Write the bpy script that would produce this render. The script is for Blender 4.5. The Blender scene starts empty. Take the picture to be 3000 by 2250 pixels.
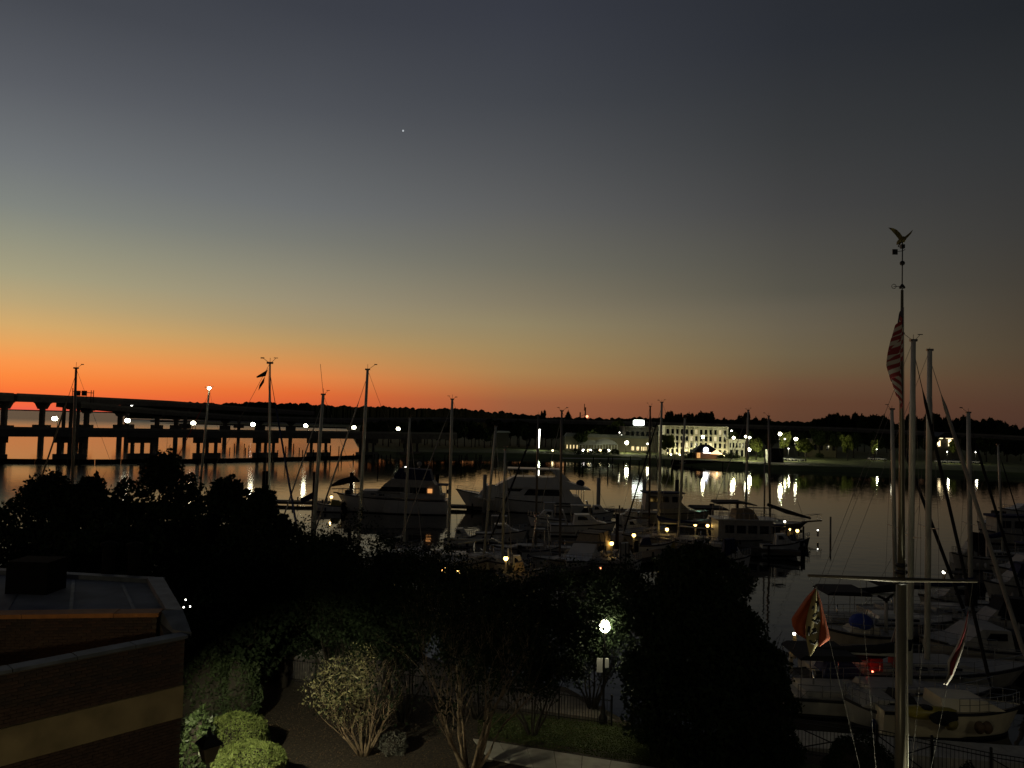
import bpy, bmesh, math, random
import numpy as np
from mathutils import Vector, Matrix
random.seed(11); rng = np.random.default_rng(5)
R = math.radians
S = bpy.context.scene
COL = S.collection
# ------------------------------------------------------------------ camera
CAMZ = 14.0
FPX = 2250.0
PITCH, ROLL = R(2.82), R(1.5)
fw = Vector((0, math.cos(PITCH), math.sin(PITCH)))
r0 = Vector((1, 0, 0)); u0 = Vector((0, -math.sin(PITCH), math.cos(PITCH)))
rt = r0*math.cos(ROLL) + u0*math.sin(ROLL)
up = -r0*math.sin(ROLL) + u0*math.cos(ROLL)
cd = bpy.data.cameras.new('camera'); cam = bpy.data.objects.new('camera', cd); COL.objects.link(cam)
m = Matrix.Identity(4)
for i in range(3):
    m[i][0] = rt[i]; m[i][1] = up[i]; m[i][2] = -fw[i]
m[2][3] = CAMZ
cam.matrix_world = m
cd.sensor_width = 36; cd.lens = 36*FPX/3000; cd.clip_start = .1; cd.clip_end = 20000
S.camera = cam
# ------------------------------------------------------------------ world: clear sky before sunrise
def lin(c):
    c = c/255.0
    return c/12.92 if c <= .04045 else ((c+.055)/1.055)**2.4
def L3(r, g, b): return (lin(r), lin(g), lin(b), 1)
W = bpy.data.worlds.new('World'); S.world = W; W.use_nodes = True
nt = W.node_tree; N = nt.nodes; K = nt.links; N.clear()
def nd(t, **k):
    n = N.new(t)
    for a, b in k.items(): setattr(n, a, b)
    return n
def mth(op, a, b=None, clamp=False):
    n = nd('ShaderNodeMath', operation=op, use_clamp=clamp)
    for i, v in enumerate((a, b)):
        if v is None: continue
        if isinstance(v, (int, float)): n.inputs[i].default_value = v
        else: K.new(v, n.inputs[i])
    return n.outputs[0]
tc = nd('ShaderNodeTexCoord'); sp = nd('ShaderNodeSeparateXYZ'); K.new(tc.outputs['Generated'], sp.inputs[0])
x, y, z = sp.outputs
elev = mth('MULTIPLY', mth('ARCSINE', mth('ABSOLUTE', z)), 180/math.pi)
ef = mth('MULTIPLY', elev, 1/90.0)
efs = mth('POWER', ef, .5)                       # finer steps near the horizon
SUNAZ = R(-42)
hl = mth('SQRT', mth('ADD', mth('ADD', mth('MULTIPLY', x, x), mth('MULTIPLY', y, y)), 1e-6))
dt = mth('DIVIDE', mth('ADD', mth('MULTIPLY', x, math.sin(SUNAZ)), mth('MULTIPLY', y, math.cos(SUNAZ))), hl)
ang = mth('MULTIPLY', mth('ARCCOSINE', mth('MINIMUM', mth('MAXIMUM', dt, -.9999), .9999)), 180/math.pi)
def ramp(stops):
    n = nd('ShaderNodeValToRGB'); cr = n.color_ramp; cr.interpolation = 'B_SPLINE' if False else 'LINEAR'
    st = [(math.sqrt(e/90.0), L3(*c)) for e, c in stops]
    while len(cr.elements) < len(st): cr.elements.new(.5)
    for el, (p, c) in zip(cr.elements, st): el.position = p
    for el, (p, c) in zip(cr.elements, st): el.position = p; el.color = c
    K.new(efs, n.inputs[0]); return n.outputs[0]
rA = ramp([(0, (236, 94, 74)), (.7, (247, 108, 60)), (1.3, (251, 122, 57)), (2.1, (253, 138, 63)), (3.0, (250, 151, 76)), (4.1, (232, 165, 93)), (5.3, (212, 170, 108)), (6.8, (187, 165, 120)),
           (8.5, (165, 158, 127)), (10.8, (145, 145, 127)), (12.7, (128, 132, 126)), (15.5, (112, 116, 118)), (20, (89, 92, 98)), (25, (68, 71, 78)), (50, (34, 37, 46)), (90, (18, 20, 26))])
rE = ramp([(0, (205, 88, 56)), (1.0, (220, 98, 52)), (1.7, (228, 110, 54)), (2.9, (229, 136, 72)), (4.2, (207, 146, 85)), (5.4, (186, 150, 98)), (6.6, (168, 147, 109)), (8.3, (154, 143, 117)),
           (10.2, (139, 135, 117)), (12.6, (120, 121, 113)), (14.9, (107, 110, 111)), (21.5, (79, 82, 88)), (27.6, (60, 63, 71)), (50, (33, 35, 44)), (90, (18, 20, 26))])
rB = ramp([(0, (140, 80, 56)), (1.5, (156, 95, 62)), (2.4, (169, 110, 66)), (3.7, (169, 129, 81)), (5.5, (158, 134, 92)), (7.3, (145, 132, 101)), (8.8, (132, 123, 101)),
           (11.6, (112, 110, 98)), (15.8, (93, 94, 94)), (19, (81, 83, 86)), (23.2, (66, 69, 75)), (28.8, (55, 58, 67)), (50, (31, 33, 41)), (90, (18, 20, 25))])
rF = ramp([(0, (88, 58, 44)), (1.9, (101, 68, 49)), (3.2, (109, 80, 58)), (4.0, (109, 89, 64)), (5.3, (108, 95, 72)), (7.1, (103, 94, 77)), (8.5, (96, 90, 77)),
           (9.6, (86, 83, 73)), (13.1, (75, 74, 70)), (15.3, (67, 67, 67)), (20, (55, 57, 59)), (26, (43, 46, 52)), (50, (28, 30, 36)), (90, (17, 19, 24))])
rC = ramp([(0, (68, 45, 38)), (1.7, (79, 55, 43)), (3.5, (82, 63, 47)), (5.5, (76, 65, 51)), (8.4, (67, 61, 52)), (12.6, (57, 56, 54)), (18, (48, 50, 52)),
           (25.4, (34, 37, 41)), (50, (24, 26, 32)), (90, (17, 19, 24))])
rD = ramp([(0, (35, 35, 36)), (8, (35, 35, 36)), (30, (30, 31, 33)), (90, (17, 19, 24))])
def mix(f, a, b):
    n = nd('ShaderNodeMix', data_type='RGBA'); K.new(f, n.inputs[0]); K.new(a, n.inputs[6]); K.new(b, n.inputs[7]); return n.outputs[2]
def seg(a0, a1):
    n = nd('ShaderNodeMapRange'); K.new(ang, n.inputs[0]); n.inputs[1].default_value = a0; n.inputs[2].default_value = a1; return n.outputs[0]
c = mix(seg(9, 26.6), rA, rE); c = mix(seg(26.6, 42), c, rB); c = mix(seg(42, 62), c, rF); c = mix(seg(62, 77), c, rC); c = mix(seg(80, 130), c, rD)
bg = nd('ShaderNodeBackground'); K.new(c, bg.inputs[0]); bg.inputs[1].default_value = 1.0
ow = nd('ShaderNodeOutputWorld'); K.new(bg.outputs[0], ow.inputs[0])
S.view_settings.view_transform = 'Standard'; S.view_settings.look = 'None'; S.view_settings.exposure = 0; S.view_settings.gamma = 1
S.view_settings.use_curve_mapping = False
S.render.engine = 'CYCLES'
S.cycles.max_bounces = 5; S.cycles.diffuse_bounces = 2; S.cycles.glossy_bounces = 3; S.cycles.transmission_bounces = 3
S.cycles.use_denoising = True; S.cycles.sample_clamp_indirect = 4
# ------------------------------------------------------------------ helpers
def ray(px, py): return fw*FPX + rt*(px-1500) + up*(1125-py)
def G(px, py, z=0.0):
    d = ray(px, py); t = (z-CAMZ)/d.z; return Vector((0, 0, CAMZ)) + d*t
def D(px, py, Y):
    d = ray(px, py); t = Y/d.y; return Vector((0, 0, CAMZ)) + d*t
def wl(px, Y, z=0.0):
    """point at depth Y and height z seen in column px of row that fits"""
    yy = 1236+(px-1500)*.026+(CAMZ-z)/Y*2250
    for _ in range(3):
        p = D(px, yy, Y); yy += (p.z-z)/Y*2250
    p = D(px, yy, Y); p.z = z; return p
MATS = {}
def mat(name, col, rough=.6, metal=0.0, var=.25, scale=6.0, bump=.0, spec=.5, emit=None, es=0, alpha=1.0, dist=.02):
    if name in MATS: return MATS[name]
    M = bpy.data.materials.new(name); M.use_nodes = True; t = M.node_tree; b = t.nodes['Principled BSDF']
    b.inputs['Base Color'].default_value = (*col, 1); b.inputs['Roughness'].default_value = rough; b.inputs['Metallic'].default_value = metal
    b.inputs['Specular IOR Level'].default_value = spec
    if emit: b.inputs['Emission Color'].default_value = (*emit, 1); b.inputs['Emission Strength'].default_value = es
    if var or bump:
        co = t.nodes.new('ShaderNodeTexCoord'); nz = t.nodes.new('ShaderNodeTexNoise'); nz.inputs['Scale'].default_value = scale; nz.inputs['Detail'].default_value = 6
        t.links.new(co.outputs['Object'], nz.inputs['Vector'])
        if var:
            mr = t.nodes.new('ShaderNodeMapRange'); mr.inputs[1].default_value = .3; mr.inputs[2].default_value = .7; mr.inputs[3].default_value = 1-var; mr.inputs[4].default_value = 1+var
            t.links.new(nz.outputs[0], mr.inputs[0])
            vm = t.nodes.new('ShaderNodeVectorMath'); vm.operation = 'SCALE'; vm.inputs[0].default_value = col; t.links.new(mr.outputs[0], vm.inputs['Scale'])
            t.links.new(vm.outputs[0], b.inputs['Base Color'])
        if bump:
            bn = t.nodes.new('ShaderNodeBump'); bn.inputs['Strength'].default_value = bump; bn.inputs['Distance'].default_value = dist
            t.links.new(nz.outputs[0], bn.inputs['Height']); t.links.new(bn.outputs[0], b.inputs['Normal'])
    MATS[name] = M; return M
def lamp_mat(name, col, s):
    return mat(name, (.8, .8, .8), .4, var=0, emit=col, es=s)
def chain(o):
    M = Matrix.Identity(4)
    while o is not None: M = o.matrix_basis @ M; o = o.parent
    return M
def tag(o, label=None, cat=None, group=None, kind=None):
    if label: o['label'] = label
    if cat: o['category'] = cat
    if group: o['group'] = group
    if kind: o['kind'] = kind
    return o
def thing(name, label, cat, loc=(0, 0, 0), rz=0, group=None):
    o = bpy.data.objects.new(name, None); COL.objects.link(o); o.location = loc; o.rotation_euler = (0, 0, rz)
    o.matrix_basis = Matrix.Translation(Vector(loc)) @ Matrix.Rotation(rz, 4, 'Z')
    return tag(o, label, cat, group)
class MB:
    def __init__(s): s.v = []; s.f = []; s.sm = []
    def add(s, vs, fs, smooth=False):
        n = len(s.v); s.v += [tuple(v) for v in vs]; s.f += [tuple(i+n for i in f) for f in fs]; s.sm += [smooth]*len(fs); return s
    def box(s, a, b):
        (x0, y0, z0), (x1, y1, z1) = a, b
        return s.add([(x0, y0, z0), (x1, y0, z0), (x1, y1, z0), (x0, y1, z0), (x0, y0, z1), (x1, y0, z1), (x1, y1, z1), (x0, y1, z1)],
                     [(3, 2, 1, 0), (4, 5, 6, 7), (0, 1, 5, 4), (1, 2, 6, 5), (2, 3, 7, 6), (3, 0, 4, 7)])
    def cbox(s, c, d): return s.box((c[0]-d[0]/2, c[1]-d[1]/2, c[2]-d[2]/2), (c[0]+d[0]/2, c[1]+d[1]/2, c[2]+d[2]/2))
    def tube(s, p0, p1, r0, r1=None, n=8, cap=True):
        return s.path([p0, p1], [r0, r0 if r1 is None else r1], n, cap)
    def path(s, pts, rs, n=8, cap=True):
        pts = [Vector(p) for p in pts]; vs = []; fs = []
        for i, p in enumerate(pts):
            d = (pts[min(i+1, len(pts)-1)]-pts[max(i-1, 0)])
            if d.length < 1e-9: d = Vector((0, 0, 1))
            d.normalize(); a = d.cross(Vector((0, 0, 1)) if abs(d.z) < .9 else Vector((1, 0, 0))).normalized(); b = d.cross(a)
            for k in range(n):
                t = 2*math.pi*k/n; vs.append(p+(a*math.cos(t)+b*math.sin(t))*rs[i])
        for i in range(len(pts)-1):
            for k in range(n): fs.append((i*n+k, i*n+(k+1) % n, (i+1)*n+(k+1) % n, (i+1)*n+k))
        if cap: fs.append(tuple(range(n))[::-1]); fs.append(tuple((len(pts)-1)*n+k for k in range(n)))
        return s.add(vs, fs, n > 5)
    def bar(s, p0, p1, w, h):
        """rectangular beam between two points: w sideways, h up"""
        p0, p1 = Vector(p0), Vector(p1); d = (p1-p0).normalized(); sd = d.cross(Vector((0, 0, 1)))
        sd = sd.normalized() if sd.length > 1e-4 else Vector((1, 0, 0)); u = sd.cross(d)
        vs = [p+sd*a*w/2+u*b*h/2 for p in (p0, p1) for a, b in ((-1, -1), (1, -1), (1, 1), (-1, 1))]
        return s.add(vs, [(0, 1, 2, 3), (7, 6, 5, 4), (0, 4, 5, 1), (1, 5, 6, 2), (2, 6, 7, 3), (3, 7, 4, 0)])
    def prism(s, prof, y0, y1, t0=1.0, zref=None):
        """side profile (x,z) pushed across y; half width scaled by taper with height: (z0,w0,z1,w1)"""
        n = len(prof); vs = [(p[0], y0, p[1]) for p in prof]+[(p[0], y1, p[1]) for p in prof]
        fs = [tuple(range(n)), tuple(range(2*n-1, n-1, -1))]+[(i, i+n, (i+1) % n+n, (i+1) % n) for i in range(n)]
        return s.add(vs, fs)
    def taper(s, prof, z0, w0, z1, w1):
        n = len(prof); hw = [w0+(w1-w0)*(p[1]-z0)/(z1-z0) for p in prof]
        vs = [(p[0], -h, p[1]) for p, h in zip(prof, hw)]+[(p[0], h, p[1]) for p, h in zip(prof, hw)]
        fs = [tuple(range(n)), tuple(range(2*n-1, n-1, -1))]+[(i, i+n, (i+1) % n+n, (i+1) % n) for i in range(n)]
        return s.add(vs, fs)
    def poly(s, pts, z0, z1):
        n = len(pts); vs = [(p[0], p[1], z0) for p in pts]+[(p[0], p[1], z1) for p in pts]
        return s.add(vs, [tuple(range(n))[::-1], tuple(range(n, 2*n))]+[(i, (i+1) % n, (i+1) % n+n, i+n) for i in range(n)])
    def ball(s, c, r, n=10, m=6, sz=1.0):
        vs = []; fs = []
        for i in range(m+1):
            ph = math.pi*i/m
            for k in range(n):
                t = 2*math.pi*k/n; vs.append((c[0]+r*math.sin(ph)*math.cos(t), c[1]+r*math.sin(ph)*math.sin(t), c[2]+r*sz*math.cos(ph)))
        for i in range(m):
            for k in range(n): fs.append((i*n+k, (i+1)*n+k, (i+1)*n+(k+1) % n, i*n+(k+1) % n))
        return s.add(vs, fs, True)
    def lathe(s, c, prof, n=12):
        vs = []; fs = []; m_ = len(prof)
        for r, z in prof:
            for k in range(n):
                t = 2*math.pi*k/n; vs.append((c[0]+r*math.cos(t), c[1]+r*math.sin(t), c[2]+z))
        for i in range(m_-1):
            for k in range(n): fs.append((i*n+k, i*n+(k+1) % n, (i+1)*n+(k+1) % n, (i+1)*n+k))
        fs.append(tuple(range(n))[::-1]); fs.append(tuple((m_-1)*n+k for k in range(n)))
        return s.add(vs, fs, n > 6)
    def build(s, name, mt, parent=None, world=False):
        vs = s.v
        if world and parent is not None:
            I = chain(parent).inverted(); vs = [tuple(I @ Vector(v)) for v in vs]
        me = bpy.data.meshes.new(name); me.from_pydata(vs, [], s.f); me.update()
        for p, q in zip(me.polygons, s.sm): p.use_smooth = q
        for mm in (mt if isinstance(mt, (list, tuple)) else [mt]): me.materials.append(mm)
        bm = bmesh.new(); bm.from_mesh(me); bmesh.ops.recalc_face_normals(bm, faces=bm.faces); bm.to_mesh(me); bm.free()
        o = bpy.data.objects.new(name, me); COL.objects.link(o)
        if parent is not None: o.parent = parent
        return o
def link_mesh(name, me, parent=None, M=None):
    o = bpy.data.objects.new(name, me); COL.objects.link(o)
    if M is not None: o.matrix_basis = M
    if parent is not None: o.parent = parent
    return o
def children(o): return [c for c in bpy.data.objects if c.parent == o]
def copy_tree(o, kids=None):
    c = o.copy(); COL.objects.link(c)
    for ch in o.children:
        k = copy_tree(ch); k.parent = c
    return c
def leaf_mesh(name, C, size, mt, jit=.35, flat=0.0, elong=1.6):
    C = np.asarray(C, float); n = len(C)
    a = rng.normal(size=(n, 3)); a[:, 2] *= (1-flat); a /= np.linalg.norm(a, axis=1)[:, None]
    b = rng.normal(size=(n, 3)); b -= (a*b).sum(1)[:, None]*a; b /= np.linalg.norm(b, axis=1)[:, None]
    s_ = size*(1+jit*rng.uniform(-1, 1, n))[:, None]
    V = np.stack([C-a*s_*elong/2, C-b*s_/2, C+a*s_*elong/2, C+b*s_/2], 1).reshape(-1, 3)
    me = bpy.data.meshes.new(name); me.vertices.add(4*n); me.vertices.foreach_set('co', V.ravel())
    me.loops.add(4*n); me.loops.foreach_set('vertex_index', np.arange(4*n, dtype=np.int32))
    me.polygons.add(n); me.polygons.foreach_set('loop_start', np.arange(0, 4*n, 4, dtype=np.int32))
    me.update(calc_edges=True); me.materials.append(mt); return me
def blob_points(blobs, n, shell=.5):
    """points spread through ellipsoid blobs (cx,cy,cz,rx,ry,rz), denser to the outside"""
    w = np.array([b[3]*b[4]*b[5] for b in blobs])**(2/3); w = w/w.sum(); out = []
    for b, k in zip(blobs, (w*n).astype(int)):
        d = rng.normal(size=(k, 3)); d /= np.linalg.norm(d, axis=1)[:, None]
        r = (shell+(1-shell)*rng.uniform(0, 1, k))**.8
        lump = 1+.18*np.sin(d[:, 0]*7+b[0])*np.cos(d[:, 2]*6+b[1])
        out.append(np.array(b[:3])+d*(r*lump)[:, None]*np.array(b[3:]))
    return np.concatenate(out)
# ------------------------------------------------------------------ materials
white = mat('gelcoat', (.68, .67, .62), .3, var=.06, scale=1.5)
cream = mat('cream_gelcoat', (.62, .54, .38), .3, var=.08, scale=1.5)
offw = mat('aged_and_dimmed_white', (.36, .34, .3), .5, var=.15, scale=2)  # duller white; on dimly lit boats the shade is in this colour
navy = mat('navy_canvas', (.015, .02, .07), .85, var=.2)
black = mat('black_canvas', (.008, .008, .01), .9, var=.2)
blue = mat('blue_canvas', (.02, .05, .28), .8, var=.2)
tan = mat('tan_canvas', (.33, .26, .17), .85, var=.15, scale=3, bump=.3)
redc = mat('red_canvas', (.45, .03, .02), .8, var=.15)
glass = mat('dark_glass', (.01, .012, .015), .08, var=0)
alu = mat('painted_mast', (.6, .6, .5), .4, .2, var=.12, scale=1.2)
alud = mat('dark_mast', (.22, .2, .17), .4, .5, var=.15, scale=1.2)
steel = mat('stainless', (.6, .6, .58), .25, .9, var=0)
wood = mat('dock_wood', (.09, .075, .06), .85, var=.35, scale=5, bump=.4)
pilew = mat('pile_wood', (.018, .014, .011), .95, var=.4, scale=4, bump=.5, spec=.1)
rope = mat('rigging', (.16, .15, .13), .6, var=0)
boot = mat('bottom_paint', (.015, .015, .02), .6, var=.2)
yel = mat('yellow_plastic', (.3, .24, .03), .4, var=.1)
conc = mat('bridge_concrete', (.13, .12, .11), .9, var=.25, scale=.6, bump=.3)
path_m = mat('path_concrete', (.36, .34, .3), .9, var=.16, scale=2.5, bump=.3)
iron = mat('iron', (.012, .012, .012), .5, .4, var=.2)
leafd = mat('dark_leaf', (.014, .024, .010), .8, var=.3, scale=.8, spec=.15)
leafg = mat('bright_leaf', (.10, .20, .03), .55, var=.4, scale=3, spec=.25)
leafy = mat('lit_myrtle_leaf', (.19, .18, .085), .5, var=.45, scale=4)
bark = mat('crepe_bark', (.22, .16, .10), .75, var=.35, scale=8, bump=.4)
barkd = mat('dark_bark', (.03, .024, .018), .9, var=.3, scale=6, bump=.4)
treem = mat('shore_leaf', (.035, .05, .018), .8, var=.4, scale=.25, spec=.1)
warm = lamp_mat('warm_lamp', (1, .62, .16), 9)
wht = lamp_mat('white_lamp', (1, .95, .66), 26)
wht2 = lamp_mat('white_small_lamp', (1, .97, .85), 7)
hot = lamp_mat('street_globe', (1, .93, .62), 40)
# ------------------------------------------------------------------ setting: water, land
def water_mat():
    M = bpy.data.materials.new('river_water'); M.use_nodes = True; t = M.node_tree; b = t.nodes['Principled BSDF']
    b.inputs['Base Color'].default_value = (.004, .006, .006, 1); b.inputs['Roughness'].default_value = .035; b.inputs['IOR'].default_value = 1.33
    g = t.nodes.new('ShaderNodeNewGeometry')
    def noise(sc, det, st, dist, prev=None, sx=1, sy=1):
        mp = t.nodes.new('ShaderNodeMapping'); mp.inputs['Scale'].default_value = (sx, sy, 1); t.links.new(g.outputs['Position'], mp.inputs[0])
        n = t.nodes.new('ShaderNodeTexNoise'); n.inputs['Scale'].default_value = sc; n.inputs['Detail'].default_value = det; t.links.new(mp.outputs[0], n.inputs['Vector'])
        bn = t.nodes.new('ShaderNodeBump'); bn.inputs['Strength'].default_value = st; bn.inputs['Distance'].default_value = dist
        t.links.new(n.outputs[0], bn.inputs['Height'])
        if prev: t.links.new(prev, bn.inputs['Normal'])
        return bn.outputs[0]
    a = noise(.35, 2, .5, .042, None, 1, 1.6)
    a = noise(2.2, 3, .35, .0035, a)
    # wind ruffled water far out on the river
    sx_ = t.nodes.new('ShaderNodeSeparateXYZ'); t.links.new(g.outputs['Position'], sx_.inputs[0])
    mr = t.nodes.new('ShaderNodeMapRange'); mr.inputs[1].default_value = 560; mr.inputs[2].default_value = 1100; mr.inputs[3].default_value = .035; mr.inputs[4].default_value = .22
    t.links.new(sx_.outputs[1], mr.inputs[0])
    m2 = t.nodes.new('ShaderNodeMapRange'); m2.inputs[1].default_value = -18; m2.inputs[2].default_value = -75; m2.inputs[3].default_value = 0; m2.inputs[4].default_value = .11; t.links.new(sx_.outputs[0], m2.inputs[0])
    ad = t.nodes.new('ShaderNodeMath'); ad.operation = 'ADD'; t.links.new(mr.outputs[0], ad.inputs[0]); t.links.new(m2.outputs[0], ad.inputs[1]); t.links.new(ad.outputs[0], b.inputs['Roughness'])
    t.links.new(a, b.inputs['Normal']); return M
wm = water_mat()
o = MB().add([(-7000, -60, 0), (7000, -60, 0), (7000, 9000, 0), (-7000, 9000, 0)], [(0, 1, 2, 3)]).build('water', wm); tag(o, 'calm river water mirroring the dawn sky', kind='structure')
# far shores
land = mat('shore_grass', (.10, .125, .03), .95, var=.35, scale=.15, bump=.3)
bank = mat('mud_bank', (.03, .026, .02), .95, var=.3, scale=.5)
def shore(name, pix, back, z, mt, label):
    pts = [tuple(G(px, py, 0)[:2]) for px, py in pix]+back
    mb = MB(); n = len(pix)
    inner = []
    for (x_, y_) in pts[:n]:
        v = Vector((x_, y_)); v2 = v*(1+7.0/v.length); inner.append((v2.x, v2.y))
    mb.add([(a, b, -.2) for a, b in pts[:n]]+[(a, b, z) for a, b in inner], [(i, i+1, n+i+1, n+i) for i in range(n-1)])
    mb.add([(a, b, z) for a, b in inner]+[(a, b, z) for a, b in back], [tuple(range(len(pts)))])
    return tag(mb.build(name, mt), label, kind='structure')
NEARSHORE = [(1015, 1256), (1030, 1275), (1048, 1305), (1085, 1333), (1160, 1339), (1300, 1340), (1450, 1341), (1600, 1344), (1800, 1350), (1990, 1364), (2120, 1372), (2320, 1380), (2640, 1390), (2860, 1396), (3000, 1402), (3400, 1420)]
shore('far_bank', NEARSHORE, [(900, 300), (1400, 1500), (900, 4000), (-300, 4000), (-460, 1000)], 1.6, land, 'dark grassy far bank of the river with lit lawns')
shore('far_land', [(440, 1236), (600, 1240), (760, 1243), (880, 1247)], [(-120, 4200), (-900, 4200)], 2.0, bank, 'low wooded land beyond the bridges')
# thin strip of coast on the horizon at the left
mb = MB(); mb.box((-6000, 6500, -1), (0, 6700, 9)); tag(mb.build('far_coast', bank), 'thin dark coast line on the left horizon', kind='structure')

# foreground garden land
edge = [(-130, 60), (-30, 50), (-16, 47), (-8, 46), (-3, 41), (3, 38), (5.5, 33.6), (11.5, 31.6), (14.6, 30.6), (19, 28.5), (60, 15), (130, 5)]
garden_m = mat('mulch', (.042, .032, .022), .95, var=.5, scale=9, bump=.8, dist=.04)
mb = MB(); mb.poly(edge+[(130, -55), (-130, -55)], -2.0, 1.2); tag(mb.build('garden_ground', garden_m), 'dark mulch and soil of the waterfront garden', kind='structure')
def sheet(name, pts, z, mt, label, th=.0, kind='structure'):
    mb = MB()
    if th: mb.poly(pts, z-th, z)
    else: mb.add([(a, b, z) for a, b in pts], [tuple(range(len(pts)))])
    return tag(mb.build(name, mt), label, kind=kind)
lawn_m = mat('lawn', (.045, .06, .015), .95, var=.4, scale=6, bump=.6, dist=.03)
def gp(px, py, z=1.2): p = G(px, py, z); return (p.x, p.y)
sheet('lawn', [gp(1430, 2085), gp(1790, 2125), (5.2, 33.0), (11, 30.4), (18.8, 27.5), (60, 13), (60, -20), (11, 20), gp(2020, 2235), gp(1400, 2150)], 1.206, lawn_m, 'dim lawn between the path and the iron fence')
# concrete path in slabs
PA, PB = Vector(gp(1385, 2168)), Vector(gp(2150, 2290))
PA2, PB2 = Vector(gp(1430, 2225)), Vector(gp(2080, 2350))
pm = thing('path', 'pale concrete garden path crossing below the crepe myrtle', 'path', (PA.x, PA.y, 1.2)); del pm['category']; pm['kind'] = 'structure'
npv = 9
for i in range(npv):
    a, b = (i+.012)/npv, (i+.988)/npv
    q = [PA.lerp(PB, a), PA.lerp(PB, b), PA2.lerp(PB2, b), PA2.lerp(PB2, a)]
    MB().poly([(v.x, v.y) for v in q], 1.205, 1.262+.004*random.random()).build('slab', path_m, pm, world=True)
prom = mat('promenade', (.15, .13, .11), .9, var=.2, scale=3, bump=.3)
sheet('promenade', [(-60, 49.8), (-30, 49.2), (-16, 46.2), (-8, 45.2), (-3, 40.2), (3, 37.2), (4.9, 33.9), (-14.5, 39.4), (-60, 47)], 1.206, prom, 'pale concrete walk behind the iron fence')

# ------------------------------------------------------------------ bridges
def hz(px): return 1236+(px-1500)*.026
def lerp_line(pts, px):
    for (a, Ya, za), (b, Yb, zb) in zip(pts, pts[1:]):
        if px <= b: t = (px-a)/(b-a); iy = 1/Ya+(1/Yb-1/Ya)*t; return 1/iy, za+(zb-za)*t
    return pts[-1][1], pts[-1][2]
def deck(root, pts, w, th, mt, rail=True):
    for i in range(len(pts)-1):
        (a, Ya, za), (b, Yb, zb) = pts[i], pts[i+1]
        n = 3
        for k in range(n):
            pa, pb = a+(b-a)*k/n, a+(b-a)*(k+1)/n
            Y1, z1 = lerp_line(pts, pa); Y2, z2 = lerp_line(pts, pb)
            p, q = wl(pa, Y1, z1-th/2), wl(pb, Y2, z2-th/2)
            MB().bar(p, q, w, th).build('girder', mt, root, world=True)
            sd = (q-p).cross(Vector((0, 0, 1))).normalized()*(w/2-.2)
            for s_ in (-1, 1):
                MB().bar(p+sd*s_+Vector((0, 0, th/2+.45)), q+sd*s_+Vector((0, 0, th/2+.45)), .3, .9).build('parapet', railm, root, world=True)
railm = mat('parapet_concrete', (.2, .19, .17), .85, var=.15, scale=.4)
def pier(root, px, pts, cols, capw, capz, colw, beam=None):
    Y, z = lerp_line(pts, px); p = wl(px, Y, 0); x_ = p.x
    for dx in cols: MB().box((x_+dx-colw/2, Y-colw/2, -1.5), (x_+dx+colw/2, Y+colw/2, z-capz)).build('column', conc, root, world=True)
    c = MB(); c.prism([(x_-capw/2, z-capz*.45), (x_-capw/2, z-2.2), (x_+capw/2, z-2.2), (x_+capw/2, z-capz*.45), (x_+capw*.22, z-capz*1.25), (x_-capw*.22, z-capz*1.25)], Y-1, Y+1).build('pier_cap', conc, root, world=True)
    if beam: MB().box((x_-beam, Y-1.3, 6.3), (x_+beam, Y+1.3, 8.6)).build('crossbeam', conc, root, world=True)
A1 = [(-160, 232, 18.2), (0, 250, 18.2), (230, 300, 18.6), (470, 362, 18.8), (900, 560, 17)]
A2 = [(200, 290, 16.6), (420, 330, 14.8), (700, 380, 12.8), (1000, 400, 12.8), (1300, 425, 14.6), (1650, 440, 15.2), (2000, 440, 15.2), (2500, 430, 14.8), (3100, 400, 12.3)]
b1 = thing('highway_bridge', 'dark high highway bridge on hammerhead piers at the left edge', 'bridge', wl(118, 270, 0))
deck(b1, A1, 11, 1.9, conc)
for px, cols in ((6, (0,)), (118, (0,)), (203, (-2.7, 0, 2.7)), (369, (0,)), (540, (0,)), (698, (0,))):
    pier(b1, px, A1, cols, 5.4, 3.4, 1.4 if len(cols) == 1 else .95, 2.6 if len(cols) == 1 else None)
b2 = thing('highway_bridge', 'lower dark highway ramp passing behind the trees and hotel across the view', 'bridge', wl(700, 380, 0))
deck(b2, A2, 11, 1.5, conc)
for px in (249, 348, 457, 513, 657, 760, 850): pier(b2, px, A2, (0,), 5.4, 2.6, 1.5, 2.2)
# low bridge with lamps
def low(i, z=8.6):
    Y0 = 216.0; Y = Y0*(1+.057*i); px = 1500+(-1331+148*i)/(1+.057*i)
    return wl(px+34, Y, z)
b3 = thing('river_bridge', 'low concrete bridge with street lights in front of the highway bridges', 'bridge', (low(2).x, low(2).y, 0))
for i in range(-2, 7):
    p, q = low(i, 7.6), low(i+1, 7.6)
    MB().bar(p, q, 7, 2.0).build('girder', conc, b3, world=True)
    sd = (q-p).cross(Vector((0, 0, 1))).normalized()*3.4
    MB().bar(p+sd+Vector((0, 0, 1.3)), q+sd+Vector((0, 0, 1.3)), .25, .7).build('parapet', railm, b3, world=True)
for i in range(-1, 7):
    p = low(i, 0); ax = (low(i+1, 0)-low(i, 0)).normalized()
    for k in (-1, 0, 1):
        c = p+ax*k*2.7; MB().box((c.x-.42, c.y-.42, -1), (c.x+.42, c.y+.42, 5)).build('column', conc, b3, world=True)
    MB().bar(p-ax*4.1+Vector((0, 0, 5.7)), p+ax*4.1+Vector((0, 0, 5.7)), 1.6, 1.6).build('pier_cap', conc, b3, world=True)
    MB().bar(p-ax*4.1+Vector((0, 0, .9)), p+ax*4.1+Vector((0, 0, .9)), 1.6, 1.8).build('footing', conc, b3, world=True)
bl = {}
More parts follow.
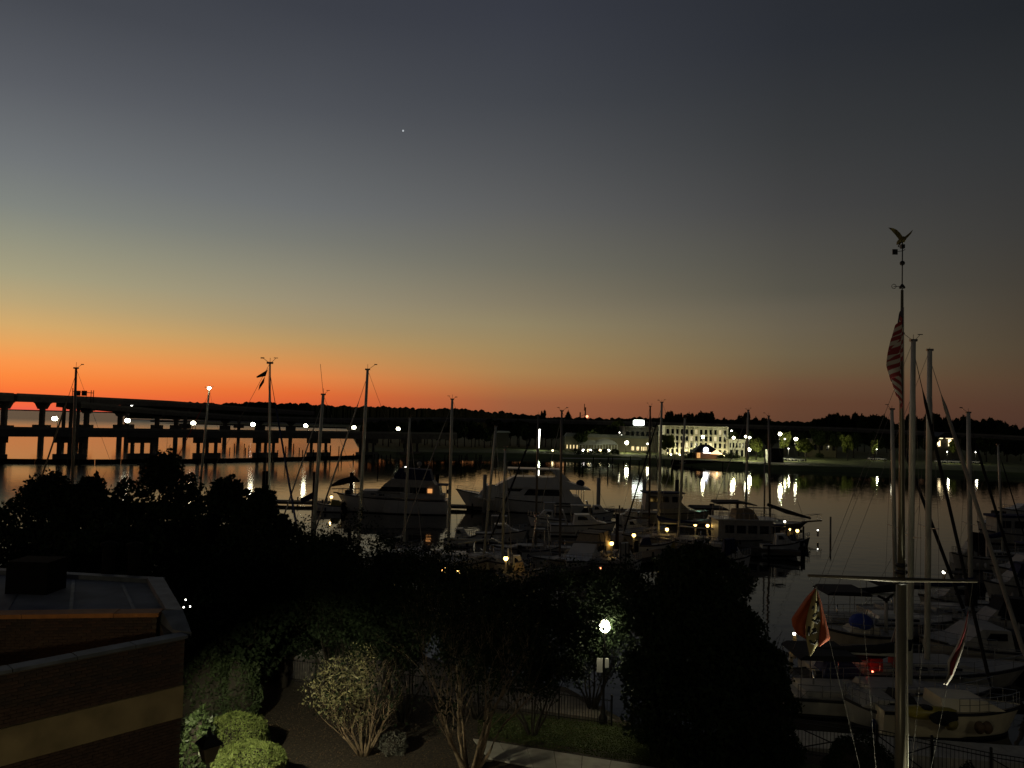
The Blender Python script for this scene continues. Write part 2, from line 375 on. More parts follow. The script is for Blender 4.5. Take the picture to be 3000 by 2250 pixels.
LPX = [(169, 1226), (381, 1232), (573, 1239), (747, 1243), (901, 1247), (1042, 1252), (1171, 1256)]
for i, (px, py) in enumerate(LPX):
    p = D(px, py, 214*(1+.057*i)); nth = ['leftmost', 'second', 'third', 'fourth', 'fifth', 'sixth', 'rightmost'][i]
    t = thing('bridge_lamp', f'bright street lamp on the low bridge, {nth} of seven', 'street lamp', (p.x, p.y, 8.7), group='street lamps along the low bridge')
    MB().tube((p.x, p.y, 8.7), (p.x, p.y, p.z), .1, .07, 8).build('pole', iron, t, world=True)
    MB().bar((p.x, p.y, p.z+.1), (p.x-.9, p.y-.5, p.z+.2), .15, .12).build('arm', iron, t, world=True)
    MB().ball((p.x-.5, p.y-.5, p.z-.05), .72, 12, 8, .8).build('lamp_head', wht, t, world=True)
# sign gantry
t = thing('sign_gantry', 'overhead road sign frame on the high bridge beside the leftmost mast', 'road sign', wl(240, 290, 19))
g = MB(); a, b = D(212, 1165, 285), D(273, 1172, 285)
for s_ in (a, b, D(266, 1172, 285)): g.tube((s_.x, s_.y, s_.z-1), (s_.x, s_.y, s_.z+3.6), .14)
g.tube((a.x, a.y, a.z+2.3), (b.x, b.y, b.z+2.6), .12); g.build('frame', iron, t, world=True)
for px in (228, 247): c = D(px, 1152, 285); MB().cbox(c, (1.9, .25, 1.9)).build('sign_panel', iron, t, world=True)
# small lights on ramps
for i, (px, py, Y, lb) in enumerate([(386, 1186, 330, 'small white lamp on a pole at the ramp above the second bridge lamp'), (738, 1202, 500, 'small greenish lamp on a pole above the fourth bridge lamp'), (1041, 1227, 420, 'small white lamp above the sixth bridge lamp')]):
    p = D(px, py, Y); t = thing('ramp_lamp', lb, 'street lamp', (p.x, p.y, p.z-5))
    MB().tube((p.x, p.y, p.z-5), p, .1).build('pole', iron, t, world=True); MB().ball(p, .55).build('lamp_head', wht2, t, world=True)
# breakwater
brk = thing('breakwater', 'long low dark breakwater wall standing in the water below the bridge', 'breakwater', G(500, 1355))
bp = [(-200, 1353), (200, 1357), (500, 1356), (800, 1350), (1000, 1344), (1090, 1340)]
for (a, ya), (b, yb) in zip(bp, bp[1:]):
    p, q = G(a, ya), G(b, yb); n = 4
    for k in range(n):
        MB().bar(p.lerp(q, k/n), p.lerp(q, (k+.98)/n), .5, 2.0).build('wall_panel', pilew, brk, world=True)
# mooring piles  (column, top row, bottom row of pile plus its mirror image)
PILES = [(635, 1303, 1342), (659, 1306, 1343), (673, 1311, 1344), (687, 1300, 1345), (692, 1306, 1345), (715, 1300, 1344), (719, 1312, 1346), (728, 1305, 1350), (755, 1318, 1370),
 (797, 1320, 1378), (813, 1319, 1360), (836, 1308, 1395), (860, 1300, 1350), (876, 1312, 1368), (886, 1318, 1384), (918, 1318, 1380), (946, 1318, 1364), (958, 1318, 1368), (967, 1305, 1383), (992, 1308, 1384), (1000, 1320, 1380),
 (1035, 1330, 1366), (1073, 1332, 1380), (1096, 1330, 1366), (1107, 1330, 1414), (1117, 1332, 1378), (1132, 1333, 1372), (1143, 1332, 1378), (1190, 1330, 1375), (1241, 1335, 1370), (1269, 1340, 1398), (1303, 1332, 1369), (1312, 1338, 1380),
 (1345, 1333, 1372), (1352, 1334, 1408), (1362, 1336, 1402), (1368, 1330, 1356), (1394, 1330, 1369), (1405, 1333, 1367), (1409, 1333, 1361), (1447, 1335, 1385), (1453, 1335, 1401), (1655, 1352, 1408), (1684, 1352, 1394), (1697, 1352, 1402), (1707, 1350, 1401),
 (1738, 1338, 1407), (1758, 1347, 1402), (1781, 1339, 1423), (1794, 1340, 1392), (1812, 1357, 1402), (1827, 1350, 1390), (1843, 1351, 1390), (1846, 1337, 1404), (1872, 1351, 1405), (1926, 1348, 1405), (1945, 1348, 1400), (1968, 1349, 1412), (2027, 1365, 1400), (2117, 1352, 1400)]
for i, (px, a, b) in enumerate(PILES):
    mid = (a+b)/2; p = G(px, mid); h = (mid-a)/FPX*p.y; r = .17 if i % 3 else .22
    o = MB().tube((0, 0, -1), (random.uniform(-.06, .06), 0, h), r, r*.9, 8).build('mooring_pile', pilew); o.location = p
    tag(o, 'thin dark mooring pile standing in the open water before the far bank', 'pile', 'mooring piles in the open water')
# big nearer piles
BIG = [(918, 1383, 1560, 95, 'thick dark pile just left of the leaning mast beside the tarped boat'), (1027, 1384, 1490, 118, 'thick dark pile in front of the furled dark sails'), (1278, 1389, 1480, 119, 'thick dark pile behind the stern of the trawler yacht'),
 (1418, 1391, 1480, 119, 'thick dark pile behind the foredeck of the big white yacht'), (1752, 1400, 1490, 118, 'thick dark pile off the stern of the big white yacht'), (1982, 1405, 1480, 118, 'thick dark pile behind the cabin of the green lit cruiser'),
 (1886, 1404, 1480, 118, 'thick dark pile beside the reflected white sign'), (2084, 1476, 1545, 105, 'thick dark pile at the bow tip of the green lit cruiser'), (2160, 1464, 1500, 112, 'short dark pile behind the bimini of the houseboat'),
 (2433, 1514, 1582, 100, 'lone grey pile standing in open water right of the ketch'), (1784, 1690, 1760, 60, 'white sleeved pile above the bright street lamp'), (768, 1380, 1480, 80, 'thick pile at the right edge of the dark riverside tree'), (1807, 1507, 1600, 86, 'dark pile beside the bow of the fishing cruiser')]
for px, a, b, Y, lb in BIG:
    p = wl(px, Y, 0); tp = D(px, a, Y); w_ = .12 if '2433' in str(px) else .2
    o = MB().tube((0, 0, -1), (0, 0, tp.z), w_+.12 if 'thick' in lb else w_, w_+.1 if 'thick' in lb else w_*.9, 10).build('dock_pile', offw if 'white' in lb else (railm if 'grey' in lb else pilew)); o.location = p; tag(o, lb, 'pile')
# planet
p = D(1181, 383, 9000); o = MB().ball((0, 0, 0), 11, 8, 6).build('planet', lamp_mat('planet_light', (.55, .6, .62), .9)); o.location = p; tag(o, 'tiny bright morning planet high in the sky', 'planet')
# ------------------------------------------------------------------ far wood and trees
# distant wood as one mass
ridge = [(380, 1184), (465, 1181), (540, 1180), (620, 1181), (700, 1180), (760, 1176), (800, 1181), (880, 1183), (940, 1186), (985, 1191), (1060, 1190), (1150, 1193), (1250, 1197), (1330, 1197), (1400, 1202), (1440, 1208), (1490, 1209), (1540, 1214), (1600, 1221), (1700, 1224), (1800, 1226),
         (1900, 1224), (2050, 1226), (2250, 1234), (2420, 1236), (2560, 1240), (2750, 1246), (2950, 1256), (3150, 1262), (3500, 1275)]
def rid(px):
    for (a, ya), (b, yb) in zip(ridge, ridge[1:]):
        if px <= b: return ya+(yb-ya)*(px-a)/(b-a)
    return ridge[-1][1]
mb = MB(); px = 380.0
while px < 3450:
    Y = 1500 if px < 900 else (1500-(px-900)*1.2 if px < 1500 else 780)
    p = D(px, rid(px)+random.uniform(-.5, 2.5)+1.6*math.sin(px*.11)+1.2*math.sin(px*.31+1)-random.choice((0, 0, 0, 0, 3)), Y); w_ = Y/FPX*random.uniform(5, 9)
    gz = 1.5; n = 7; vs = [(p.x+w_*math.cos(2*math.pi*k/n)*random.uniform(.8, 1.2), p.y+w_*2*math.sin(2*math.pi*k/n), zz) for zz in (gz, p.z-w_*.5) for k in range(n)]+[(p.x, p.y, p.z)]
    mb.add(vs, [(k, (k+1) % n, (k+1) % n+n, k+n) for k in range(n)]+[(k+n, (k+1) % n+n, 2*n) for k in range(n)])
    px += random.uniform(2.2, 4.5)
tag(mb.build('distant_wood', treem), 'dark distant wood along the horizon', kind='stuff')
# reusable shore tree crowns
def make_tree_kind(k, tall=1.0):
    blobs = [(0, 0, .62*tall, .30, .30, .24*tall)]
    for i in range(9):
        a = random.uniform(0, 6.28); r = random.uniform(.12, .3); blobs.append((r*math.cos(a), r*math.sin(a), random.uniform(.42, .86)*tall, random.uniform(.12, .2), random.uniform(.12, .2), random.uniform(.1, .17)*tall))
    cr = leaf_mesh('crown', blob_points(blobs, 3800, .3), .055, treem)
    mb = MB(); mb.path([(0, 0, 0), (.01, 0, .2*tall), (0, .01, .6*tall)], [.03, .022, .01], 6)
    for i in range(6):
        a = random.uniform(0, 6.28); mb.tube((0, 0, .25*tall+.04*i), (.25*math.cos(a), .25*math.sin(a), .5*tall+.05*i), .012, .004, 5)
    tr = mb.build('trunk', barkd); me = tr.data; bpy.data.objects.remove(tr); return cr, me
KINDS = [make_tree_kind(i) for i in range(4)]
def shore_tree(px, ytop, Y, lb, w=None, grp='trees on the far bank', k=None, base=1.6):
    p = wl(px, Y, base); tp = D(px, ytop, Y); h = (tp.z-base)*1.06; h = max(h, 2)
    cr, tr = KINDS[random.randrange(4) if k is None else k]
    t = thing('shore_tree', lb, 'tree', p, random.uniform(0, 6), grp)
    sx = (w*Y/FPX/.9) if w else h*.9
    sc = Matrix.Diagonal((sx, sx, h/.95, 1))
    link_mesh('trunk', tr, t, sc); link_mesh('crown', cr, t, sc); return t
# trees breaking the skyline
sky = [(1665, 1207, 24, 'lone round dark tree breaking the skyline left of the lattice tower'), (1588, 1208, 20, None), (1960, 1211, 34, None), (1985, 1214, 30, None), (2015, 1216, 28, None), (2035, 1218, 26, None), (2065, 1210, 56, 'largest domed dark tree above the lit hotel roof'), (2045, 1213, 40, None),
       (2130, 1227, 34, None), (2165, 1222, 34, None), (2188, 1214, 30, None), (2215, 1225, 36, None), (2245, 1230, 40, None),
       (2395, 1228, 40, None), (2418, 1218, 46, None), (2440, 1214, 40, None), (2470, 1217, 42, None), (2512, 1218, 44, None), (2532, 1222, 38, None), (2572, 1218, 52, None), (2598, 1220, 36, None), (2645, 1226, 40, None), (2680, 1222, 44, None),
       (2718, 1214, 56, None), (2745, 1217, 48, None), (2765, 1222, 44, None), (2790, 1228, 44, None), (2815, 1226, 48, None), (2850, 1232, 44, None), (2885, 1232, 46, None), (2918, 1232, 50, None), (2942, 1240, 44, None), (2975, 1250, 40, None), (3010, 1252, 40, None)]
for px, yt, w_, lb in sky:
    Y = random.uniform(440, 500); shore_tree(px, yt, Y, lb or 'dark round crowned tree rising above the far road on the skyline', w_*1.15, None if lb else 'dark skyline trees beyond the far road')
# bank woods on the left half
for i in range(38):
    px = 1075+i*15+random.uniform(-6, 6); Y = random.uniform(330, 395)
    if 1440 < px < 1655: Y = random.uniform(380, 420)
    shore_tree(px, 1232+random.uniform(0, 26), Y, 'dark leafy tree in the unlit wood on the left part of the far bank', random.uniform(45, 70), 'unlit trees on the left part of the far bank')
for px, yt, w_ in ((1700, 1262, 50), (1750, 1256, 52), (1790, 1248, 60), (1760, 1262, 50), (2400, 1262, 60), (2450, 1268, 60), (2500, 1272, 60), (2560, 1268, 70), (2610, 1280, 60), (2660, 1275, 60), (2720, 1280, 60), (2770, 1284, 44), (2840, 1285, 60), (2890, 1285, 60), (2950, 1290, 60), (2990, 1300, 60), (2260, 1262, 60), (2340, 1268, 60), (2300, 1262, 50), (2150, 1262, 44), (2190, 1266, 40)):
    shore_tree(px, yt, random.uniform(345, 375), 'dark leafy tree behind the lit strip of the far bank', w_, 'dark trees behind the lit bank')
litleaf = mat('lit_leaf', (.2, .24, .06), .8, var=.35, scale=.25, spec=.1)  # brighter copy of the shore leaf, lamplight painted into its colour
def lit_tree(px, yt, Y, w_, lb):
    t = shore_tree(px, yt, Y, lb, w_, 'lamp lit trees')
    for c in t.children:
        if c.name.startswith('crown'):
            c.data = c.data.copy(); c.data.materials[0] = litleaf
    return t
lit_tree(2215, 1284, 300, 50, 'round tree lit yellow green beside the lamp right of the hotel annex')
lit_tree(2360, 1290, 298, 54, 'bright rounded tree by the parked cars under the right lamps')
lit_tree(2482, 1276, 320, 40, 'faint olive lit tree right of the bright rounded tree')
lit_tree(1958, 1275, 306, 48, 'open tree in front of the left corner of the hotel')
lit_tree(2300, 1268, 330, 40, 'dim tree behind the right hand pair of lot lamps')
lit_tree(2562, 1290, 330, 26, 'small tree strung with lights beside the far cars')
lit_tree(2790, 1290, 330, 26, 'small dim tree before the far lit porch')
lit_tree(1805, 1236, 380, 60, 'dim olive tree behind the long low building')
for i, (px, w_) in enumerate([(2010, 30), (2030, 26), (2125, 30), (2140, 22), (2153, 24), (1690, 30), (1720, 26), (1745, 26), (1772, 26), (1800, 26), (2235, 34), (2265, 26), (2400, 24), (2105, 26)]):
    yb = 1325 if px < 1900 else 1336
    p = G(px, yb+6, 1.6); r = w_*p.y/FPX/2
    me = leaf_mesh('shrub', blob_points([(0, 0, r*.6, r, r, r*.7), (r*.7, 0, r*.4, r*.6, r*.6, r*.5)], 400, .5), .3, treem)
    o = link_mesh('shrub', me); o.location = p; tag(o, 'low dark shrub at the foot of the lit far bank buildings', 'shrub', 'shrubs on the far bank')
# ------------------------------------------------------------------ far buildings
stucco = mat('hotel_stucco', (.62, .6, .48), .8, var=.08, scale=.3)
dwall = mat('dark_stucco', (.085, .08, .065), .9, var=.12, scale=.2)
lwall = mat('pavilion_wall', (.17, .16, .11), .85, var=.2, scale=.3)
roofm = mat('metal_roof', (.11, .12, .12), .6, var=.2, scale=.5)
awn = mat('awning', (.5, .53, .5), .7, var=.08)
def local_frame(px0, px1, Y0, Y1, base):
    a, b = wl(px0, Y0, base), wl(px1, Y1, base); d = (b-a); L = d.length; d.normalize()
    return a, b, L, math.atan2(d.y, d.x)
a, b, HL, ang_ = local_frame(1949, 2131, 334, 334, 1.6)
hotel = thing('hotel', 'pale floodlit hotel with four rows of dark windows on the far bank', 'hotel', a, ang_)
HH = D(2040, 1252, 334).z-1.6
FH = HH/4.35
MB().box((0, .6, 0), (HL, 16, HH)).build('wall', stucco, hotel)
MB().box((-.3, -.5, HH), (HL+.3, 16.2, HH+.55)).build('cornice', stucco, hotel)
nb = 13; bw = HL/nb
wroom = lamp_mat('room_light', (1, .75, .4), .35)
for i in range(nb+1): MB().box((i*bw-.28, -.1, 0), (i*bw+.28, .598, HH-.003)).build('pilaster', stucco, hotel)
for f in range(4):
    z0 = FH*f+.1*f+.25
    MB().box((.3, .1, z0+FH*.86), (HL-.3, .596, z0+FH*.98)).build('floor_band', stucco, hotel)
    for i in range(nb):
        x0 = i*bw+bw*.27; x1 = (i+1)*bw-bw*.27
        fr = MB().box((x0, .45, z0+.2), (x1, .59, z0+FH*.8)).build('window', wroom if (f*13+i) in (4, 17, 22, 31, 36, 45, 50) else glass, hotel)
        MB().box((x0-.1, .35, z0+.05), (x1+.1, .593, z0+.2)).build('sill', stucco, fr)
up_m = lamp_mat('uplight', (1, .9, .5), 30)
for i in range(7):
    c_ = (i+.5)*HL/7
    MB().box((c_-.3, -2.6, 0), (c_+.3, -2.3, .25)).build('floodlight', up_m, hotel)
    l = bpy.data.lights.new('flood', 'SPOT'); l.energy = (640, 820, 560, 700, 600, 880, 740)[i]; l.color = (1, .88, .5); l.spot_size = R(120); l.spot_blend = .6; l.shadow_soft_size = .3
    lo = bpy.data.objects.new('flood', l); COL.objects.link(lo); lo.parent = hotel; lo.location = (c_, -2.9, .6); lo.rotation_euler = (R(140), 0, 0)
a, b, AL, ang_ = local_frame(2131, 2178, 330, 330, 1.6)
an = thing('hotel_annex', 'low lit annex attached at the right of the floodlit hotel', 'building', a+Vector((.5, 0, 0)), ang_)
AH = D(2150, 1290, 330).z-1.6
MB().box((0, 0, 0), (AL, 12, AH)).build('wall', stucco, an); MB().box((-.2, -.6, AH), (AL+.2, 12.1, AH+.4)).build('roof', stucco, an)
for i in range(5): MB().box((i*AL/5+.4, -.12, AH*.55), ((i+1)*AL/5-.4, -.002, AH*.85)).build('window', glass, an)
for i in range(3): MB().box((i*AL/3+.6, -.12, .1), ((i+1)*AL/3-.6, -.002, AH*.42)).build('door', glass, an)
def point(name, p, e, col=(1, .9, .6), r=.3, parent=None):
    l = bpy.data.lights.new(name, 'POINT'); l.energy = e; l.color = col; l.shadow_soft_size = r
    lo = bpy.data.objects.new(name, l); COL.objects.link(lo)
    if parent: lo.parent = parent; p = chain(parent).inverted() @ Vector(p)
    lo.location = p; return lo
# dark block with rooftop sign
a, b, TL, ang_ = local_frame(1831, 1947, 352, 352, 1.6)
tb = thing('tall_building', 'unlit windowless block carrying the glowing white rooftop sign', 'building', a, ang_)
TH = D(1890, 1253, 352).z-1.6
MB().box((0, 0, 0), (TL, 20, TH)).build('wall', dwall, tb); MB().box((-.4, -.4, TH), (TL+.4, 20.4, TH+.5)).build('roof', dwall, tb)
for i in range(8): MB().box((i*TL/8+.5, -.1, TH*.66), ((i+1)*TL/8-.5, -.002, TH*.84)).build('window', glass, tb)
c0, c1 = D(1855, 1250, 351), D(1887.5, 1232, 351)
sg = thing('rooftop_sign', 'glowing blank white rounded sign on top of the dark block', 'sign', (c0.x, 351, TH+1.6+.5))
zb = max(c0.z, TH+2.3); mb = MB(); n = 16; pts = []
cx, cz, hw, hh = (c0.x+c1.x)/2, (zb+c1.z)/2+.2, (c1.x-c0.x)/2, (c1.z-zb)/2
for k in range(24):
    t_ = 2*math.pi*k/24; pts.append((cx+hw*math.copysign(abs(math.cos(t_))**.35, math.cos(t_)), cz+hh*math.copysign(abs(math.sin(t_))**.35, math.sin(t_))))
mb.prism(pts, 350.6, 351.2).build('panel', lamp_mat('sign_light', (.9, 1, .88), 5), sg, world=True)
for dx in (-1.5, 1.5): MB().box((cx+dx-.12, 350.8, TH+2.1), (cx+dx+.12, 351, cz-hh+.2)).build('post', iron, sg, world=True)
# long low pavilion
a, b, PL, ang_ = local_frame(1655, 1900, 352, 350, 1.6)
pv = thing('pavilion', 'long low riverside building with pale awnings and small lit windows', 'building', a, ang_)
PH = D(1780, 1282, 350).z-1.6
MB().box((0, 1, 0), (PL, 14, PH)).build('wall', lwall, pv)
MB().prism([(-.5, PH), (PL+.5, PH), (PL-1, PH+1.1), (.8, PH+1.6)], .5, 14.5).build('roof', roofm, pv)
for x0, x1, zt in ((PL*.17, PL*.45, PH*.78), (PL*.34, PL*.62, PH*.9)):
    am = MB(); ns = 10; vs = []; fs = []
    for k in range(ns+1):
        t_ = k/ns; xx = x0+(x1-x0)*t_; zz = zt*(.62+.34*math.sin(math.pi*t_)**.7)
        vs += [(xx, -3.0, zt*.58), (xx, .99, zz+.3)]
    for k in range(ns): fs.append((2*k, 2*k+2, 2*k+3, 2*k+1))
    am.add(vs, fs).build('awning', awn, pv)
    for k in range(9): xx = x0+(x1-x0)*k/8; MB().box((xx-.09, -3.0, 0), (xx+.09, -2.82, zt*.575)).build('post', awn, pv)
ww = lamp_mat('window_light', (1, .72, .32), 1.0)
for fx in (.02, .06, .1, .14, .80, .86, .915, .94, .967): MB().box((PL*fx, .9, .9), (PL*fx+(1.1 if fx in (.8, .86) else .5), .998, 2.6)).build('window', ww, pv)
for i, px in enumerate((1619, 1709, 1723, 1729, 1758, 1783)):
    p = G(px, 1327, 1.6); t = thing('garden_light', 'low round glowing garden light before the long low building', 'garden light', p, group='garden lights at the long low building')
    MB().tube((0, 0, 0), (0, 0, .6), .08).build('post', iron, t); MB().ball((0, 0, 1.0), .6 if i else .4, 10, 6).build('globe', wht2 if i % 2 else lamp_mat('warm_globe', (1, .82, .4), 6), t)
    if i > 1: point('glow', p+Vector((0, -1.2, 1.5)), 60, (1, .88, .45), .3, t)
# street / lot lights on the far bank : px, py, Y, energy, size, label
FL = [(1834, 1297, 338, 3500, .85, 'brightest lamp on the wall of the long low building'), (1716, 1265, 360, 300, .62, 'white lamp above the roof left part of the long low building'), (2057, 1280, 318, 900, .65, 'white lamp in front of the middle of the hotel'),
      (2141, 1262, 345, 300, .42, 'small white lamp off the top right corner of the hotel'), (2147, 1282, 322, 900, .6, 'warm globe lamp over the hotel annex roof'), (2183, 1279, 318, 600, .55, 'left lamp of the close pair right of the annex'), (2194, 1282, 318, 600, .5, 'right lamp of the close pair right of the annex'),
      (2192, 1317, 292, 2600, .7, 'low bright lamp beside the round lit tree'), (2283, 1271, 318, 2500, .75, 'bright lot lamp left of the two tall ones on the right'), (2329, 1286, 310, 2500, .72, 'bright lot lamp above the rounded tree by the cars'), (2297, 1286, 325, 200, .35, 'small post lamp between the two bright lot lamps'),
      (1895, 1300, 335, 300, .4, 'small lamp at the right end of the long low building'), (1813, 1267, 358, 60, .3, 'small bluish lamp over the low building roof'), (1819, 1275, 356, 60, .3, 'small white lamp just below the bluish one'), (2563, 1298, 330, 120, .3, 'tiny lamp above the far parked cars behind the flagpole'), (2609, 1284, 330, 60, .28, 'tiny lamp just left of the flagpole')]
for px, py, Y, e, r, lb in FL:
    p = D(px, py, Y); t = thing('bank_lamp', lb, 'lamp post', (p.x, p.y, 1.6))
    MB().tube((0, 0, 0), (0, 0, p.z-1.6), .12, .07).build('pole', iron, t)
    MB().bar((0, 0, p.z-1.5+r*.6), (.5, -.2, p.z-1.5+r*.6), .15, .12).build('arm', iron, t)
    MB().lathe((.3, -.1, p.z-1.6), [(.15*r, -.9*r), (.8*r, -.5*r), (r, 0), (.7*r, .6*r), (.1*r, .9*r)], 10).build('lamp_head', (wht if e > 500 else wht2), t)
    point('bulb', p+Vector((.3, -1.5*r-.3, -.5)), e*.9, (1, .93, .55), .5, t)
# tall tube lamp
p = D(1580, 1258, 345); t = thing('tube_lamp', 'tall slim glowing column lamp on the lawn near the left masts', 'lamp post', (p.x, p.y, 1.6))
MB().tube((0, 0, 0), (0, 0, p.z-1.6), .1).build('pole', iron, t); MB().tube((0, -.3, 1), (0, -.3, p.z-1.5), .12, .5, 8).build('light_column', wht2, t); point('bulb', p+Vector((0, -1.5, -6)), 700, (.9, 1, .6), .5, t)
# kiosk, tent, cars
p = G(2072, 1350, 1.6)
p.y = 300; p = wl(2070, 300, 1.6)
k_ = thing('kiosk', 'small dark roofed waterside kiosk with a round glowing emblem', 'kiosk', p)
kb = D(2070, 1325, 300).z-1.6; kt = D(2070, 1303, 300).z-1.6
MB().box((-4, 0, 0), (4, 6, kb)).build('wall', mat('kiosk_wall', (.16, .08, .05), .8), k_)
MB().add([(-5.2, -1, kb), (5.2, -1, kb), (5.2, 7, kb), (-5.2, 7, kb), (-1.6, 3, kt), (1.6, 3, kt)], [(0, 1, 5, 4), (1, 2, 5), (2, 3, 4, 5), (3, 0, 4), (3, 2, 1, 0)]).build('roof', iron, k_)
MB().lathe((0, 0, 0), [(.05, -.05), (1, -.05), (1, .05), (.05, .05)], 18).build('emblem', lamp_mat('emblem_light', (.75, .8, 1), 5), k_)
em = [c for c in k_.children if c.name.startswith('emblem')][0]; em.rotation_euler = (R(90), 0, 0); em.location = (-.6, -1.2, kb+1.0)
MB().box((-1.6, -1.15, kb-.25), (1.2, -1.02, kb-.02)).build('light_strip', wht2, k_)
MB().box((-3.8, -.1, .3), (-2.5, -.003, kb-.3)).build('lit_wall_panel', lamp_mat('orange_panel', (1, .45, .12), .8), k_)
tp = D(2096, 1318, 296); t = thing('patio_umbrella', 'warm lit peaked patio tent right of the kiosk', 'tent', wl(2098, 296, 1.6))
hz_ = tp.z-1.6
MB().lathe((0, 0, hz_-1.6), [(2.6, 0), (1.3, .7), (.1, 1.6)], 8).build('canopy', lamp_mat('lit_canopy', (1, .62, .28), 2.2), t); MB().tube((0, 0, 0), (0, 0, hz_-1.6), .08).build('pole', iron, t)  # canopy made to glow, its lamplight put in as emission
point('lamp', tp+Vector((0, -2.5, -2)), 70, (1, .5, .2), .3, t)
carp = mat('silver_car', (.6, .6, .58), .3, .3, var=0)
def car(px, py, Y, lb, rz=0, paint=carp):
    c = thing('parked_car', lb, 'car', wl(px, Y, 1.6), rz, 'cars parked on the far bank')
    MB().taper([(-2.2, .3), (-2.15, .85), (-1.5, .95), (1.1, .95), (2.1, .8), (2.2, .35)], .3, .9, .95, .82).build('body', paint, c)
    MB().taper([(-1.6, .95), (-1.1, 1.45), (.4, 1.48), (1.2, .95)], .95, .78, 1.48, .58).build('cabin', glass, c)
    for sx in (-1.35, 1.35):
        for sy in (-.85, .85): MB().tube((sx, sy-.1, .33), (sx, sy+.1, .33), .33, n=12).build('wheel', iron, c)
    for sy in (-.6, .6): MB().cbox((2.2, sy, .65), (.06, .3, .16)).build('headlight', steel, c)
for i, (px, Y, lb) in enumerate([(2292, 306, 'leftmost silver car in the lot left of the bright rounded tree'), (2310, 304, 'second silver car from the left under the lot lamps'), (2326, 302, 'third silver car beside the bright rounded tree'), (2340, 301, 'silver car touching the bright rounded tree'),
     (2558, 332, 'silver car left of the strung lights tree'), (2580, 332, 'silver car right of the strung lights tree'), (2755, 322, 'pale car left in front of the far lit porch'), (2775, 322, 'pale car in the middle before the far lit porch'), (2800, 322, 'pale car right of the far lit porch'), (2858, 325, 'pale car beside the rightmost far lamp')]):
    car(px, 0, Y, lb, random.choice((0, .1, 3.1, .3)))
for px, Y, e in ((2310, 300, 900), (2568, 326, 350), (2775, 316, 450), (2858, 320, 200)):
    p = wl(px, Y, 6.2); t = thing('bank_lamp', {2310: 'short lot lamp before the four silver cars', 2568: 'dim lamp over the two far cars', 2775: 'dim lamp over the three pale cars', 2858: 'dim lamp over the rightmost pale car'}[px], 'lamp post', (p.x, p.y, 1.6))
    MB().tube((0, 0, 0), (0, 0, 4.6), .08).build('pole', iron, t); MB().ball((0, 0, 4.8), .22).build('lamp_head', wht2, t); point('bulb', p+Vector((0, -.8, -.3)), e, (1, .93, .6), .3, t)
# far porch house, other house, orange tree shed
a, b, L_, ang_ = local_frame(2745, 2815, 345, 345, 1.6)
h = thing('porch_house', 'dark far house with two lit porch columns on the right bank', 'house', a, ang_); hh_ = D(2780, 1284, 345).z-1.6
MB().box((0, 0, 0), (L_, 9, hh_)).build('wall', dwall, h); MB().prism([(-.8, hh_), (L_+.8, hh_), (L_-3, hh_+2.5), (3, hh_+2.5)], -.8, 9.8).build('roof', iron, h)
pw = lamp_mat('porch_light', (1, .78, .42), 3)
for px in (2757, 2789):
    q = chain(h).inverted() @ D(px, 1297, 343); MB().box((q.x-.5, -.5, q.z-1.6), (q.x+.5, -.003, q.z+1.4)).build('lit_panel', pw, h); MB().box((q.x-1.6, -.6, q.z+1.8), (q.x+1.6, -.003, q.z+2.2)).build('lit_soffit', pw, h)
a, b, L_, ang_ = local_frame(2378, 2450, 350, 350, 1.6)
h = thing('warehouse', 'dim olive block house behind the bright rounded tree', 'building', a, ang_); hh_ = D(2410, 1288, 350).z-1.6
MB().box((0, 0, 0), (L_, 9, hh_)).build('wall', mat('olive_wall', (.16, .15, .09), .9), h); MB().box((-.3, -.3, hh_), (L_+.3, 9.3, hh_+.3)).build('roof', roofm, h)
for i in range(4): MB().box((i*L_/4+1, -.1, hh_*.4), (i*L_/4+2.2, -.002, hh_*.7)).build('window', glass, h)
a, b, L_, ang_ = local_frame(1440, 1490, 370, 370, 1.6)
h = thing('boat_house', 'pale roofed shed among the dark trees behind the left masts', 'shed', a, ang_); hh_ = D(1465, 1267, 370).z-1.6
MB().box((0, 0, 0), (L_, 9, hh_)).build('wall', dwall, h); MB().prism([(-.8, hh_), (L_+.8, hh_), (L_, hh_+.7), (0, hh_+.7)], -.8, 9.8).build('roof', awn, h)
# lattice tower with beacon
p = wl(1706, 900, 2); tz = D(1708, 1188, 900).z
t = thing('lattice_tower', 'small lattice mast tower on the skyline beside a red beacon', 'tower', p); mb = MB(); w_ = 3
for sx in (-1, 1):
    for sy in (-1, 1): mb.tube((sx*w_, sy*w_, 0), (sx*w_, sy*w_, tz-10 if sx < 0 else tz-4), .45, n=4)
for k in range(7): mb.bar((-w_, 0, (tz-12)*k/7), (w_, 0, (tz-12)*(k+1)/7), .4, .4)
mb.tube((w_*.6, 0, tz-8), (w_*.6, 0, tz), .4, n=4); mb.build('frame', iron, t)
p = D(1720, 1220, 800); o = MB().ball((0, 0, 0), 1.3, 8, 6).build('beacon', lamp_mat('red_beacon', (1, .25, .12), 5)); o.location = p; tag(o, 'small red warning beacon glowing right of the lattice tower', 'beacon')
